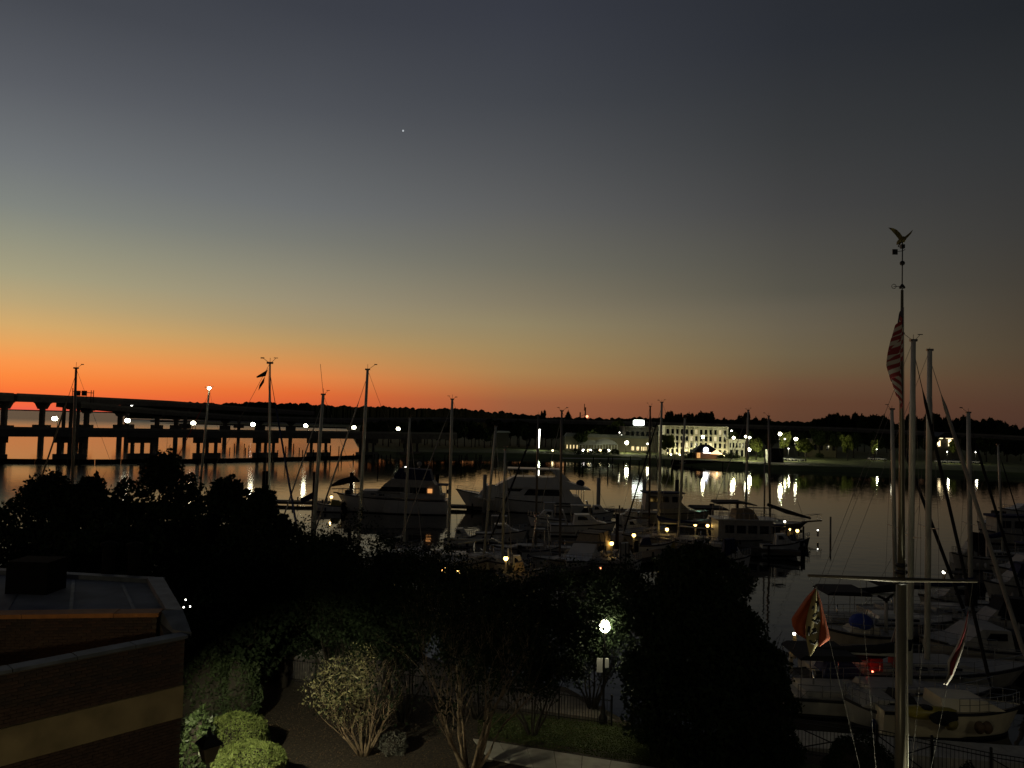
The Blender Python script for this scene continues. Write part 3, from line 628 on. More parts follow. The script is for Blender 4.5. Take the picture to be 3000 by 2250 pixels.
# bulkhead and small boathouse tower on the far bank
mb = thing('bulkhead', 'dark timber bulkhead below the hotel at the far waterline', 'bulkhead', wl(2060, 283, 0))
for k in range(26):
    p, q = G(1968+k*8, 1362+k*.33), G(1968+(k+.97)*8, 1362+(k+1)*.33); MB().bar(p+Vector((0, -.5, .8)), q+Vector((0, -.5, .8)), .3, 2.4).build('plank', pilew, mb, world=True)
p = wl(2267, 285, 1.6); t = thing('pump_hut', 'small dark hut with a pale side near the lit lawn', 'hut', p); MB().box((-1, 0, 0), (3.6, 3, 5.2)).build('wall', iron, t); MB().box((-2.2, 0, 0), (-1.003, 3, 4.6)).build('side_door', awn, t)
# path lights strip of bright gravel lawns
for lab, pts, z_ in (('shore path strip in front of the long low building', [(1640, 1341), (1880, 1344), (1880, 1346), (1640, 1343)], 1.612), ('bright shore path right of the kiosk', [(2195, 1352), (2370, 1360), (2370, 1362), (2195, 1354)], 1.612)):
    q = [G(px, py, z_) for px, py in pts]; sheet('shore_path', [(v.x, v.y) for v in q], z_, path_m, lab)
# ------------------------------------------------------------------ docks
def dock(lb, p, q, w=2.2, z=.75, th=.35, planks=True):
    p, q = Vector((p[0], p[1], 0)), Vector((q[0], q[1], 0)); L = (q-p).length; d = (q-p).normalized(); s_ = Vector((-d.y, d.x, 0))
    t = thing('dock', lb, 'dock', p)
    for k in (-1, 1): MB().bar(p+s_*k*(w/2-.1)+Vector((0, 0, z-.2)), q+s_*k*(w/2-.1)+Vector((0, 0, z-.2)), .15, .34).build('beam', wood, t, world=True)
    n = int(L/.9)
    if planks:
        for k in range(min(n, 120)):
            a, b = p+d*(L*k/n), p+d*(L*(k+.96)/n); MB().bar(a+Vector((0, 0, z)), b+Vector((0, 0, z)), w, .05).build('plank', wood, t, world=True)
    m_ = int(L/5)+1
    for k in range(m_+1):
        a = p+d*(L*k/m_)
        for sg_ in (-1, 1): c = a+s_*sg_*(w/2+.12); MB().tube((c.x, c.y, -1), (c.x, c.y, z+.5), .12, n=7).build('pile', pilew, t, world=True)
    return t
main0, main1 = Vector((-7, 59, 0)), Vector((38, 103, 0))
dock('long wooden main dock running diagonally behind the street lamp', main0, main1, 2.4)
far0, far1 = wl(778, 122), wl(1905, 122)
dock('outer wooden dock behind the two big motor yachts', far0, far1, 2.6, .62)
dock('narrow finger dock between the open fishing boats', (-1, 66), (-12, 76), 1.4)
dock('narrow finger dock beside the canvas topped cruiser', (10, 76.5), (3, 88), 1.4)
dock('narrow finger dock beside the grey houseboat', (23, 89), (32, 84), 1.4)
dock('wooden dock at the right edge between the berthed sailboats', (34, 40), (28.5, 52), 1.8)
def dock_light(px, py, lb, Y=None, e=7, r=.13, mt_=None, h=1.2):
    if Y is None: Y = 12.1*FPX/(py-hz(px))
    p = D(px, py, Y); t = thing('dock_light', lb, 'dock light', (p.x, p.y, p.z-h))
    MB().box((-.09, -.09, -.2), (.09, .09, h-r)).build('post', offw, t); MB().ball((0, 0, h), r, 10, 7).build('globe', mt_ or warm, t); MB().lathe((0, 0, h+r*.9), [(r*1.3, 0), (.02, r*.7)], 8).build('cap', iron, t)
    if e: point('bulb', p+Vector((0, -.35, .1)), e, (1, .62, .2), .1, t)
for px, py, lb in ((1301, 1668, 'left of two small yellow dock lights over the dark garden trees'), (1346, 1673, 'right of two small yellow dock lights over the dark garden trees'), (1482, 1636, 'bright yellow dock light at the foot of the left middle masts'), (1792, 1592, 'yellow dock light right of the canvas topped cruiser'),
     (1857, 1568, 'large yellow dock light above the street lamp'), (1954, 1551, 'yellow dock light on a tall post above the yellow cover'), (2037, 1537, 'left of the two yellow dock lights before the houseboat'), (2073, 1540, 'right of the two yellow dock lights before the houseboat')):
    dock_light(px, py, lb, r=.2)
dock_light(971, 1456, 'round yellow dock light on a post at the tarped boat', 117, 12, .24, lamp_mat('globe_yellow', (1, .7, .3), 4), 1.5)
dock_light(1755, 1587, 'tiny amber light at the windshield of the canvas topped cruiser', 76, 0, .07)
dock_light(1759, 1664, 'tiny red orange light low beside the white sleeved pile', 62, 0, .08, lamp_mat('red_dot', (1, .3, .12), 5))
dock_light(2337, 1619, 'tiny white light low behind the black dinghy of the ketch', 88, 0, .08, wht2)
dock_light(2396, 1553, 'small white light on the stern box at the right of the ketch', 99, 0, .09, wht2, .6)
dock_light(2314, 1551, 'small string of yellow lights in the ketch cockpit', 99, 3, .12)
dock_light(2336, 1555, 'round yellow cockpit light of the ketch', 99, 4, .2)
dock_light(2299, 1528, 'white light on the ketch boom end', 100, 3, .14, wht2, .5)
dock_light(2327, 1856, 'white light just left of the orange flag', 45, 2, .09, wht2)
dock_light(2317, 1897, 'orange light just below the orange flag', 43, 2, .08)
dock_light(2765, 1676, 'small white globe light behind the right end of the yardarm', 60, 3, .12, wht2)
dock_light(2892, 1585, 'tiny white light among the dark boats at the right edge', 70, 0, .07, wht2)
dock_light(1159, 1709, 'tiny amber light in the dark behind the garden trees', 52, 0, .07)
dock_light(1188, 1368, 'tiny white masthead glint on the pole before the yacht enclosure', 75, 0, .06, wht2, .3)
# ------------------------------------------------------------------ boats
def hull_mb(L, B, F, bowrise=.5, stern=.85, draft=.35, nx=14, rake=.12):
    """hull along +x (bow). returns (hull, deck, boot) builders; deck height follows the sheer"""
    vs = []; fs = []; rows = 6
    def hb(t): return B/2*(stern+(1-stern)*math.sin(min(1, t/.45)*math.pi/2))*(1 if t < .5 else max(.02, math.cos((t-.5)/.5*math.pi/2)**.75))
    sheer = lambda t: F+bowrise*t**2.2
    for i in range(nx+1):
        t = i/nx; h_ = hb(t); zs = sheer(t)
        for k in range(rows):
            u = k/(rows-1); zz = -draft+(zs+draft)*u; fl = (.35+.65*u**.45) if t > .5 else (.72+.28*u**.4)
            xx = -L/2+L*t*(1-rake*(1-u)*(t**3)); vs.append((xx, h_*fl*(u > 0 or 1), zz))
    n1 = len(vs); vs += [(a, -b, c) for a, b, c in vs]
    for i in range(nx):
        for k in range(rows-1):
            a = i*rows+k; fs.append((a, a+rows, a+rows+1, a+1)); fs.append((a+n1, a+1+n1, a+rows+1+n1, a+rows+n1))
        fs.append((i*rows, i*rows+n1, (i+1)*rows+n1, (i+1)*rows))
    fs.append(tuple(range(rows))+tuple(n1+k for k in range(rows-1, -1, -1)))
    h = MB().add(vs, fs); d = MB(); dv = []; df = []
    for i in range(nx+1): t = i/nx; dv += [(-L/2+L*t, hb(t)*.985, sheer(t)-.04), (-L/2+L*t, -hb(t)*.985, sheer(t)-.04)]
    for i in range(nx): df.append((2*i, 2*i+2, 2*i+3, 2*i+1))
    d.add(dv, df)
    st = MB(); sv = []; sf = []
    for s_ in (1, -1):
        b0 = len(sv)
        for i in range(nx+1): t = i/nx; sv += [(-L/2+L*t, (hb(t)+.03)*s_, sheer(t)-.16), (-L/2+L*t, (hb(t)+.03)*s_, sheer(t)-.03), (-L/2+L*t, (hb(t)-.05)*s_, sheer(t)+.0)]
        for i in range(nx):
            a = b0+3*i; sf += [(a, a+3, a+4, a+1), (a+1, a+4, a+5, a+2)]
    st.add(sv, sf); return h, d, st, hb, sheer
def rails(t, L, hb, sheer, x0, x1, h=.6, n=7, name='railing'):
    r = MB()
    for s_ in (-1, 1):
        pr = None
        for k in range(n+1):
            u = x0+(x1-x0)*k/n; x_ = -L/2+L*u; y_ = hb(u)*.93*s_; z_ = sheer(u)
            r.tube((x_, y_, z_), (x_, y_, z_+h), .018, n=4)
            if pr: r.tube(pr, (x_, y_, z_+h), .018, n=4); r.tube((pr[0], pr[1], pr[2]-h*.5), (x_, y_, z_+h*.5), .012, n=4)
            pr = (x_, y_, z_+h)
    r.build(name, steel, t)
def base_hull(lb, cat, name, p, rz, L, B, F, hm, dm=white, bow=.5, stern=.85, strip=None, grp=None, rail=True):
    t = thing(name, lb, cat, (p[0], p[1], 0), rz, grp); h, d, st, hb, sh = hull_mb(L, B, F, bow, stern)
    h.build('hull', hm, t); d.build('deck', dm, t); st.build('rub_rail', strip or boot, t)
    bt = MB(); bt2 = []; nx = 14
    for s_ in (1, -1):
        vs = []; 
        for i in range(nx+1):
            u = i/nx; x_ = -L/2+L*u*(1-.12*.75*(u**3)); k_ = (.35+.65*.35**.45) if u > .5 else (.72+.28*.35**.4); vs += [(x_, (hb(u)*k_*1.0+.02)*s_, -.05), (x_, (hb(u)*(k_+.05)+.02)*s_, .14)]
        bt.add(vs, [(2*i, 2*i+2, 2*i+3, 2*i+1) for i in range(nx)])
    bt.build('waterline_stripe', boot, t)
    if rail: rails(t, L, hb, sh, .5, .985)
    return t, hb, sh
def windows(t, xs, z0, z1, y, name='window', slant=0, mt_=None):
    for x0, x1 in xs:
        for s_ in (-1, 1): MB().prism([(x0, z0), (x1, z0), (x1-slant, z1), (x0-slant if slant < 0 else x0, z1)], (y-.12)*s_, (y+.035)*s_).build(name, mt_ or glass, t)
def to_local(t, p): return chain(t).inverted() @ Vector(p)
def masthead(t, tp, m_):
    g = MB(); g.cbox((tp.x, tp.y, tp.z+.02), (.36, .16, .12)); k = random.choice((-1, 1)); a_ = random.uniform(.25, .6)
    g.tube(tp, tp+Vector((0, 0, random.uniform(.15, .5))), .014, n=4)
    if random.random() < .75: g.tube(tp+Vector((-.1*k, 0, .05)), tp+Vector((-a_*k, 0, a_*.7)), .014, n=4); g.cbox(tp+Vector((-(a_+.06)*k, 0, a_*.75)), (.22, .03, .07))
    if random.random() < .6: g.tube(tp+Vector((.1*k, 0, .05)), tp+Vector((.35*k, 0, .32)), .012, n=4); g.cbox(tp+Vector((.35*k, 0, .33)), (.26, .03, .04))
    g.build('masthead_gear', alud, m_)
def sailboat(lb, top, bot, Y, side=-1, L=None, stay=None, rmast=.11, mm=None, hm=None, cover=None, spread=(.42,), yaw=0, stay_m=None, boom=True, stay_r=.05, tilt_boom=0, grp=None, hullon=True, mast2=None, cat='sailboat', bimini=None, shr=True, F=1.0):
    mm = mm or alu; T = D(*top, Y); Bp = D(*bot, Y); k = (1.35-T.z)/(Bp.z-T.z); foot = T+(Bp-T)*k
    H = T.z-1.35; L = L or H*.72; J = L*.36
    if stay:
        q = D(*stay, Y); s_ = (q.x-T.x)/(q.z-T.z); J = abs(s_*(1.4-T.z)+T.x-foot.x)
    rz = (0 if side > 0 else math.pi)+yaw
    cx = foot.x-side*(L/2-J)*math.cos(yaw); cy = foot.y-(L/2-J)*math.sin(rz)
    t, hb, sh = base_hull(lb, cat, 'sailboat', (cx, cy), rz, L, L*.3, F, hm or white, offw, .35, .7, rail=False, grp=grp)
    rails(t, L, hb, sh, .06, .985, .6, 9, 'lifeline')
    # cabin
    MB().taper([(-L*.12, F-.1), (-L*.10, F+.42), (L*.16, F+.4), (L*.27, F+.1)], F, L*.1, F+.45, L*.082).build('cabin', hm or white, t)
    windows(t, [(-L*.06+i*L*.075, -L*.06+i*L*.075+L*.05) for i in range(3)], F+.12, F+.28, L*.094, 'cabin_window')
    MB().taper([(-L*.4, F-.02), (-L*.4, F+.25), (-L*.13, F+.25), (-L*.13, F-.02)], F, L*.09, F+.3, L*.085).build('cockpit_coaming', offw, t)
    MB().tube((-L*.33, 0, F), (-L*.33, 0, F+.95), .05).build('wheel_post', steel, t)
    # mast
    f, tp = to_local(t, foot), to_local(t, T)
    ms = MB().path([(f.x, f.y, F+.2), f.lerp(tp, .7), tp], [rmast, rmast, rmast*.78], 10).build('mast', mm, t); masthead(t, tp, ms)
    sp_ = []
    for s__ in spread:
        c = f.lerp(tp, s__); w_ = L*.085; yd = Vector((0, 1, 0)); tiplz = Vector((0, 0, .12)); MB().tube(c-yd*w_+tiplz, c, .03, n=5).build('spreader', mm, ms); MB().tube(c, c+yd*w_+tiplz, .03, n=5).build('spreader', mm, ms); sp_.append((c, w_))
    if shr:
        g = MB()
        for sg_ in (-1, 1):
            pts = [tp-Vector((0, 0, .2))]+[c+Vector((0, sg_*w_, .12)) for c, w_ in reversed(sp_)]+[Vector((f.x-.2, sg_*L*.12, F))]
            for a, b in zip(pts, pts[1:]): g.tube(a, b, .012, n=3)
        g.tube(tp, (-L*.49, 0, F+.1), .013, n=3); g.build('rigging', rope, t)
    g = MB(); a = tp-Vector((0, 0, .5)); b = Vector((L*.485, 0, F+.35)); g.path([a, a.lerp(b, .12), a.lerp(b, .16), b.lerp(a, .04), b], [.015, .02, stay_r, stay_r*1.25, .03], 7); g.build('furled_jib', stay_m or offw, t)
    if boom:
        b0 = f+Vector((0, 0, 1.35)); b1 = Vector((f.x-L*.42, 0, b0.z+tilt_boom)); bm_ = MB().tube(b0, b1, .09).build('boom', mm, t)
        if cover: MB().path([b0+Vector((.12, 0, .9)), b0+Vector((-.1, 0, .5)), b0.lerp(b1, .35)+Vector((0, 0, .25)), b1+Vector((0, 0, .12))], [.12, .3, .24, .1], 8).build('sail_cover', cover, bm_)
    if bimini:
        g = MB(); x0, x1 = -L*.44, -L*.16; zb = F+1.95
        MB().prism([(x0, zb-.08), (x0+.3, zb+.1), (x1-.3, zb+.12), (x1, zb-.1), (x1-.05, zb-.16), (x0+.05, zb-.14)], -L*.12, L*.12).build('bimini', bimini, t)
        for x_ in (x0+.1, (x0+x1)/2, x1-.1):
            for s_ in (-1, 1): g.tube((x_, s_*L*.115, F), (x_, s_*L*.115, zb-.1), .025, n=4)
        g.build('bimini_frame', steel, t)
    return t, f, tp
dk = mat('dark_hull', (.02, .022, .03), .3, var=.1)
sb = sailboat
SB = {}
SB[1] = sb('sailboat hidden by the riverside trees with the leftmost tall mast', (223, 1079), (213, 1377), 60, -1, stay=(125, 1370), stay_m=tan, rmast=.11, mm=alud, stay_r=.06)
SB[2] = sb('sailboat with a bright anchor light on its masthead at the left', (613, 1141), (593, 1354), 84, -1, stay=(530, 1310), mm=alu, rmast=.12, stay_m=redc, stay_r=.04)
SB[3] = sb('sailboat with a torn black flag flying beside its slim mast', (791, 1064), (789, 1456), 47, 1, stay=(858, 1440), stay_m=navy, rmast=.065, stay_r=.06)
SB[4] = sb('sailboat whose stout pale mast leans right behind the left dark trees', (947, 1156), (921, 1510), 58, -1, rmast=.14, spread=(.5,), yaw=.35, stay_r=.05)
SB[5] = sb('tallest masted sailboat of the middle left with a long tan furled jib', (1077, 1083), (1055, 1500), 58, -1, stay=(935, 1500), stay_m=offw, rmast=.125, spread=(.42,), stay_r=.06)
SB[6] = sb('sailboat whose thin mast crosses the trawler yacht cabin', (1201, 1224), (1188, 1500), 75, 1, rmast=.12, yaw=1.1, stay_r=.03)
SB[7] = sb('white sailboat off the trawler yacht stern with a long jib stay to the left', (1325, 1170), (1315, 1556), 74, -1, stay=(1200, 1495), rmast=.15, L=11.5, hm=white, stay_r=.045, mm=alu)
SB[8] = sb('sailboat whose pale mast leans right before the big yacht bow', (1453, 1250), (1420, 1600), 74, 1, rmast=.13, yaw=.9, hm=offw, stay_r=.03)
SB[9] = sb('small sailboat with the shortest mast near the big yacht', (1480, 1318), (1473, 1600), 72, 1, rmast=.13, yaw=-1.2, hm=offw, stay_r=.03)
SB[10] = sb('sailboat with a dark furled jib slanting across the big yacht', (1577, 1216), (1569, 1600), 80, -1, stay=(1434, 1575), stay_m=black, rmast=.12, mm=alud, hm=offw, stay_r=.09)
SB[11] = sb('sailboat whose brown mast stands behind the canvas topped cruiser', (1646, 1204), (1640, 1640), 74, -1, stay=(1600, 1400), rmast=.12, mm=alud, hm=offw, stay_r=.03)
SB[12] = sb('sailboat with a thin dark mast just left of the floodlit hotel', (1905, 1191), (1903, 1450), 96, 1, rmast=.12, mm=mat('brown_mast', (.06, .045, .035), .5), yaw=.8, hm=offw, stay_r=.03)
SB[13] = sb('sailboat whose pale mast passes the left corner of the hotel', (1939, 1179), (1928, 1556), 90, -1, stay=(1850, 1470), stay_m=black, rmast=.15, hm=offw, stay_r=.08, cover=navy)
SB[14] = sb('sailboat whose mast crosses the left windows of the hotel', (2007, 1226), (1989, 1543), 88, -1, yaw=-.6, rmast=.14, hm=offw, stay_r=.03, spread=(.62,))
SB[15] = sb('sailboat whose mast stands beside the round lit tree', (2192, 1202), (2185, 1486), 110, -1, stay=(2110, 1420), stay_m=alud, rmast=.16, hm=dk, stay_r=.05)
SB[16] = sb('dark ketch with lights in its cockpit and a long bow rail', (2252, 1219), (2256, 1505), 103, 1, L=16.5, rmast=.15, mm=alud, hm=dk, cover=black, stay=(2330, 1440), stay_m=rope, stay_r=.02, F=1.35, bimini=black, boom=False)
SB[18] = sb('sailboat whose pale mast stands just left of the flagpole', (2613, 1199), (2621, 1600), 54, 1, yaw=.0, L=11, rmast=.14, stay=(2664+98, 1600), stay_m=black, stay_r=.1, cover=black, boom=True, bimini=black)  # black bimini added to darken this part of the marina
SB[19] = sb('sailboat with the thickest mast right of the flagpole and a black furled jib', (2676, 998), (2664, 2027), 39.5, 1, L=11, rmast=.15, stay=(2930, 2080), stay_m=black, stay_r=.075, cover=black, boom=True, hm=offw, F=.9, tilt_boom=.1, bimini=black)  # black bimini put in to carry the darkness around the pole
SB[20] = sb('sailboat whose thick white mast is second right of the flagpole', (2724, 1026), (2716, 1966), 43.5, 1, L=12.5, rmast=.16, stay=(2990, 1850), stay_m=offw, stay_r=.1, cover=navy, hm=offw, boom=False)
SB[21] = sb('sailboat with a black booted mast behind the right hanging flag', (2837, 1209), (2845, 1763), 57, 1, L=12, rmast=.17, stay_m=black, stay_r=.09, stay=(2971, 1650), cover=navy, hm=offw, bimini=black)
SB[22] = sb('sailboat with the rightmost short mast over the blue roofed houseboat', (2924, 1303), (2930, 1442), 84, 1, rmast=.12, stay_m=black, stay_r=.06, hm=offw, cover=navy)
# extras on sailboats
t, f, tp = SB[2]; MB().ball((tp.x, tp.y, tp.z+.14), .17, 10, 6).build('anchor_light', hot, t)
t, f, tp = SB[4]; MB().tube(tp, tp+Vector((.3, 0, 2.3)), .015, n=4).build('antenna', rope, t)
t, f, tp = SB[16]
mz = D(2241, 1324, 103); mzl = to_local(t, mz); MB().tube((mzl.x, mzl.y, 1.4), mzl, .12, .1).build('mizzen_mast', alud, t)
MB().path([(mzl.x+6.2, 0, 2.2), (mzl.x+3, 0, 3.0), (mzl.x+.4, 0, 3.9)], [.12, .3, .2], 8).build('sail_cover', black, t)
MB().bar((7.6, 0, 1.7), (10.2, 0, 1.95), .35, .16).build('bowsprit', wood, t)
g = MB()
for s_ in (-1, 1): g.path([(7.0, s_*.9, 2.3), (9.2, s_*.35, 2.75), (10.2, 0, 2.8)], [.03]*3, 5)
for x_ in (7.6, 8.6, 9.6, 10.1): g.tube((x_, 0, 1.8), (x_, 0, 2.75), .03, n=4)
g.build('bow_rail', steel, t)
t, f, tp = SB[21]; MB().tube((f.x, f.y, 1.3), (f.x, f.y, 3.2), .42, n=10).build('mast_boot', black, t)
# torn black flag
p = D(781, 1083, 47); t = thing('tattered_flag', 'torn black flag streaming from the slim mast at the left', 'flag', p)
q = lambda x_, y_: D(x_, y_, 47)
for poly_ in ([(784, 1083), (778, 1102), (752, 1107), (751, 1103), (764, 1095)], [(776, 1103), (773, 1121), (757, 1144), (760, 1128), (768, 1115)]):
    vs = [q(*a) for a in poly_]; n = len(vs); MB().add(vs+[v+Vector((0, .02, 0)) for v in vs], [tuple(range(n)), tuple(range(2*n-1, n-1, -1))]+[(i, (i+1) % n, (i+1) % n+n, i+n) for i in range(n)]).build('flag_strip', black, t, world=True)
MB().tube(D(785, 1078, 47), D(789, 1180, 47), .012, n=4).build('halyard', rope, t, world=True)
# --- trawler yacht (left)
def place(px0, px1, Y): a, b = wl(px0, Y), wl(px1, Y); return (a+b)/2, (b-a).length
c_, L_ = place(985, 1312, 116)
t, hb, sh = base_hull('white flybridge trawler yacht with a lit cabin window pointing left', 'motor yacht', 'motor_yacht', c_, math.pi, L_, 5, 2.1, white, white, .6, .92)
X = lambda px: (1148.5-px)*.0516
MB().taper([(X(1300), 2.2), (X(1300), 2.9), (X(1110), 3.0), (X(1108), 3.3), (X(1063), 3.25), (X(1045), 2.4)], 2.2, 2.1, 3.2, 1.9).build('trunk_cabin', offw, t)
MB().taper([(X(1290), 2.9), (X(1286), 4.35), (X(1131), 4.4), (X(1108), 3.1)], 2.6, 2.05, 4.4, 1.85).build('deckhouse', offw, t)
MB().taper([(X(1275), 4.35), (X(1267), 4.95), (X(1150), 5.15), (X(1131), 4.38)], 4.3, 1.9, 5.2, 1.8).build('flybridge', offw, t)
MB().taper([(X(1266), 4.9), (X(1257), 6.5), (X(1172), 6.7), (X(1155), 5.7), (X(1157), 5.1)], 4.9, 1.75, 6.7, 1.5).build('canvas_enclosure', navy, t)
windows(t, [(X(1186), X(1113))], 3.3, 3.95, 2.0, 'window', .5); windows(t, [(X(1250), X(1204))], 3.1, 3.95, 2.02)
MB().box((X(1267), 1.96, 3.2), (X(1254), 2.06, 3.8)).build('lit_window', lamp_mat('cabin_glow', (1, .42, .12), .8), t)
MB().ball((X(1224), 0, 7.3), .38).build('radar', offw, t); MB().tube((X(1224), 0, 6.5), (X(1224), 0, 7), .1).build('radar_post', steel, t)
for i in range(3): MB().cbox((X(1075+i*24), 0, 2.75), (.8, 3.9+.08*i, .3)).build('porthole', glass, t)
MB().bar((L_*.49, 0, 2.7), (L_*.53, 0, 2.75), .6, .12).build('bow_pulpit', wood, t)
MB().bar((-L_*.5, 0, 4.3), (-L_*.41, 0, 4.35), 3.6, .1).build('aft_awning', navy, t)
MB().tube((-L_*.49, 1.6, 2.6), (-L_*.49, 1.6, 4.3), .05).build('awning_post', steel, t); MB().ball((-L_*.49, -1.9, 3.1), .35).build('life_ring', navy, t)
# --- big white yacht
c_, L_ = place(1333, 1706, 122)
t, hb, sh = base_hull('largest white motor yacht with raked dark windows and long aft overhang', 'motor yacht', 'motor_yacht', c_, math.pi, L_, 5.6, 1.65, white, white, 1.6, .95)
X = lambda px: (1519.5-px)*.0542
MB().taper([(X(1704), 1.6), (X(1692), 2.6), (X(1676), 2.7), (X(1662), 3.78), (X(1440), 4.05), (X(1424), 4.0), (X(1404), 2.7), (X(1392), 2.2)], 1.6, 2.55, 4.1, 2.2).build('superstructure', white, t)
MB().taper([(X(1724), 3.72), (X(1722), 3.9), (X(1680), 4.55), (X(1625), 5.5), (X(1503), 5.5), (X(1459), 4.25), (X(1452), 3.95), (X(1664), 3.72)], 3.7, 2.5, 5.5, 2.1).build('flybridge', white, t)
for s_ in (-1, 1): MB().prism([(X(1668), 4.9), (X(1634), 6.65), (X(1606), 6.75), (X(1612), 6.45), (X(1632), 5.2)], s_*1.9-.12, s_*1.9+.12).build('radar_arch', white, t)
MB().box((X(1636), -2.02, 6.62), (X(1484), 2.02, 6.78)).build('hardtop', white, t)
for x_ in (X(1488), X(1525), X(1560)):
    for s_ in (-1, 1): MB().tube((x_-.35, s_*1.85, 5.4), (x_, s_*1.85, 6.62), .05, n=5).build('hardtop_post', steel, t)
for s_ in (-1, 1):
    MB().prism([(X(1637), 2.7), (X(1532), 2.7), (X(1545), 3.65), (X(1632), 3.65)], s_*2.15, s_*2.43).build('window', glass, t)
    MB().prism([(X(1520), 3.25), (X(1484), 3.3), (X(1484), 3.7), (X(1530), 3.7)], s_*2.1, s_*2.35).build('window', glass, t)
windows(t, [(X(1665), X(1640)), (X(1636), X(1618))], 1.1, 1.25, 2.72, 'porthole')
for x_ in (X(1695), X(1710)):
    for s_ in (-1, 1): MB().tube((x_+.3, s_*2.0, 1.8), (x_+.3, s_*2.0, 3.75), .05).build('overhang_post', steel, t)
MB().ball((X(1697), .3, 4.6), .7, 10, 6, .8).build('covered_tender', navy, t); MB().tube((X(1697), .3, 3.8), (X(1697), .3, 4.2), .2).build('tender_cradle', steel, t)
MB().prism([(X(1412), 3.1), (X(1428), 4.0), (X(1440), 4.2), (X(1452), 4.15), (X(1420), 2.9)], -1.7, 1.7).build('windshield', glass, t)
MB().ball((X(1412), 2.75, 2.2), .5, 10, 6, .8).build('fender', white, t)
# generic small power boats
def cruiser(lb, px0, px1, Y, side, hm=white, B=None, F=1.1, house=True, canvas=None, yaw=0, hard=None, arch=False, aftc=None, scale=1, z=0, top=1.0, name='motor_boat'):
    c, L = place(px0, px1, Y); L = L/max(.35, abs(math.cos(yaw))); rz = (0 if side > 0 else math.pi)+yaw
    t, hb, sh = base_hull(lb, 'motor boat', name, c, rz, L, B or L*.31, F, hm, offw, .5)
    w = (B or L*.31)/2
    if house:
        MB().taper([(-L*.16, F-.1), (-L*.14, F+1.15*top), (L*.08, F+1.2*top), (L*.2, F+.5), (L*.34, F+.3)], F, w*.8, F+1.2, w*.68).build('cabin', hm, t)
        windows(t, [(-L*.1, L*.06)], F+.6*top, F+1.0*top, w*.76, 'window', .3)
    if hard:
        MB().box((-L*.2, -w*.72, F+2.1*top), (L*.1, w*.72, F+2.2*top)).build('hardtop', hard, t)
        for x_ in (-L*.19, L*.09):
            for s_ in (-1, 1): MB().tube((x_, s_*w*.68, F), (x_, s_*w*.68, F+2.1*top), .03, n=5).build('hardtop_post', steel, t)
    if canvas:
        MB().taper([(-L*.34, F+.1), (-L*.3, F+1.9*top), (-L*.02, F+2.0*top), (L*.08, F+.9)], F, w*.86, F+2, w*.6).build('canvas_top', canvas, t)
        for x_ in (-L*.3, -L*.12, L*.0): MB().path([(x_, -w*.84, F+.2), (x_, -w*.68, F+1.95*top), (x_, w*.68, F+1.95*top), (x_, w*.84, F+.2)], [.05]*4, 5).build('canvas_bow', black, t)
    if arch: MB().path([(-L*.25, -w*.9, F), (-L*.32, -w*.8, F+1.7), (-L*.32, w*.8, F+1.7), (-L*.25, w*.9, F)], [.09]*4, 6).build('arch', hm, t)
    rf = random.Random(int(px0*7+px1))
    for k in range(3):
        u = .2+.25*k+rf.uniform(-.05, .05); MB().ball((-L/2+L*u, -hb(u)*.98-.12 if side*math.cos(0) > 0 else hb(u)*.98+.12, F*.45), .15, 8, 6, 1.9).build('fender', rf.choice((offw, navy, white)), t)
    if not house: MB().box((-L*.5-.45, -.25, .3), (-L*.5-.02, .25, F+.45)).build('outboard_motor', black, t)
    if rf.random() < .5: MB().tube((-L*.1, w*.5, F), (-L*.14, w*.5, F+3.2), .02, n=4).build('antenna', rope, t)
    if aftc: MB().taper([(-L*.48, F), (-L*.4, F+.7), (-L*.2, F+.8), (-L*.15, F)], F, w*.8, F+.8, w*.5).build('boat_cover', aftc, t)
    return t, L, w
cruiser('white hardtop pilot boat under the big yacht hull with pale rails', 1392, 1545, 90, 1, canvas=None, hard=offw, house=True, top=.9)
cruiser('white fishing cruiser with raked arch just right of the big yacht stern', 1612, 1806, 97, 1, canvas=None, house=True, arch=True, hard=offw, F=1.4, top=1.1)
cruiser('cruiser with cream canvas enclosure facing the garden above the street lamp', 1648, 1794, 76, -1, canvas=tan, yaw=1.15, F=1.0, B=3.4, house=True, top=1.15)
cruiser('small open boat under a crumpled pale tarp', 1500, 1606, 69, 1, house=False, aftc=tan, F=.8)
t, L_, w_ = cruiser('sport fishing boat with a tall tuna tower frame among the masts', 1528, 1640, 79, 1, F=1.0, hard=offw, house=False)
g = MB()
for x_ in (-.9, .9):
    for s_ in (-1, 1): g.tube((x_, s_*1.0, 1.0), (x_*.6, s_*.7, 4.6), .04, n=5)
for z_ in (3.2, 3.9, 4.5): g.path([(-.7, -.75, z_), (.7, -.75, z_), (.7, .75, z_), (-.7, .75, z_), (-.7, -.75, z_)], [.035]*5, 5)
g.build('tower_frame', steel, t)
t, L_, w_ = cruiser('long grey cruiser with dark rear cabin and a green bow light', 1850, 2084, 111, 1, hm=mat('putty_hull', (.42, .38, .26), .4, var=.1), F=1.6, house=True, canvas=None, top=1.5)
MB().taper([(-L_*.36, 2.0), (-L_*.34, 4.3), (L_*.06, 4.35), (L_*.12, 4.0), (L_*.05, 2.4)], 2, w_*.85, 4.4, w_*.7).build('aft_cabin', offw, t)
MB().box((-L_*.38, -w_*.8, 4.4), (L_*.14, w_*.8, 4.55)).build('cabin_roof', navy, t)
windows(t, [(-L_*.3, -L_*.2), (-L_*.16, -L_*.06), (-L_*.02, L_*.05)], 3.2, 4.0, w_*.8)
lp = to_local(t, D(2053, 1491, 109)); MB().ball((L_*.36, -w_*.5, lp.z), .16).build('bow_light', lamp_mat('green_light', (.5, 1, .7), 8), t)
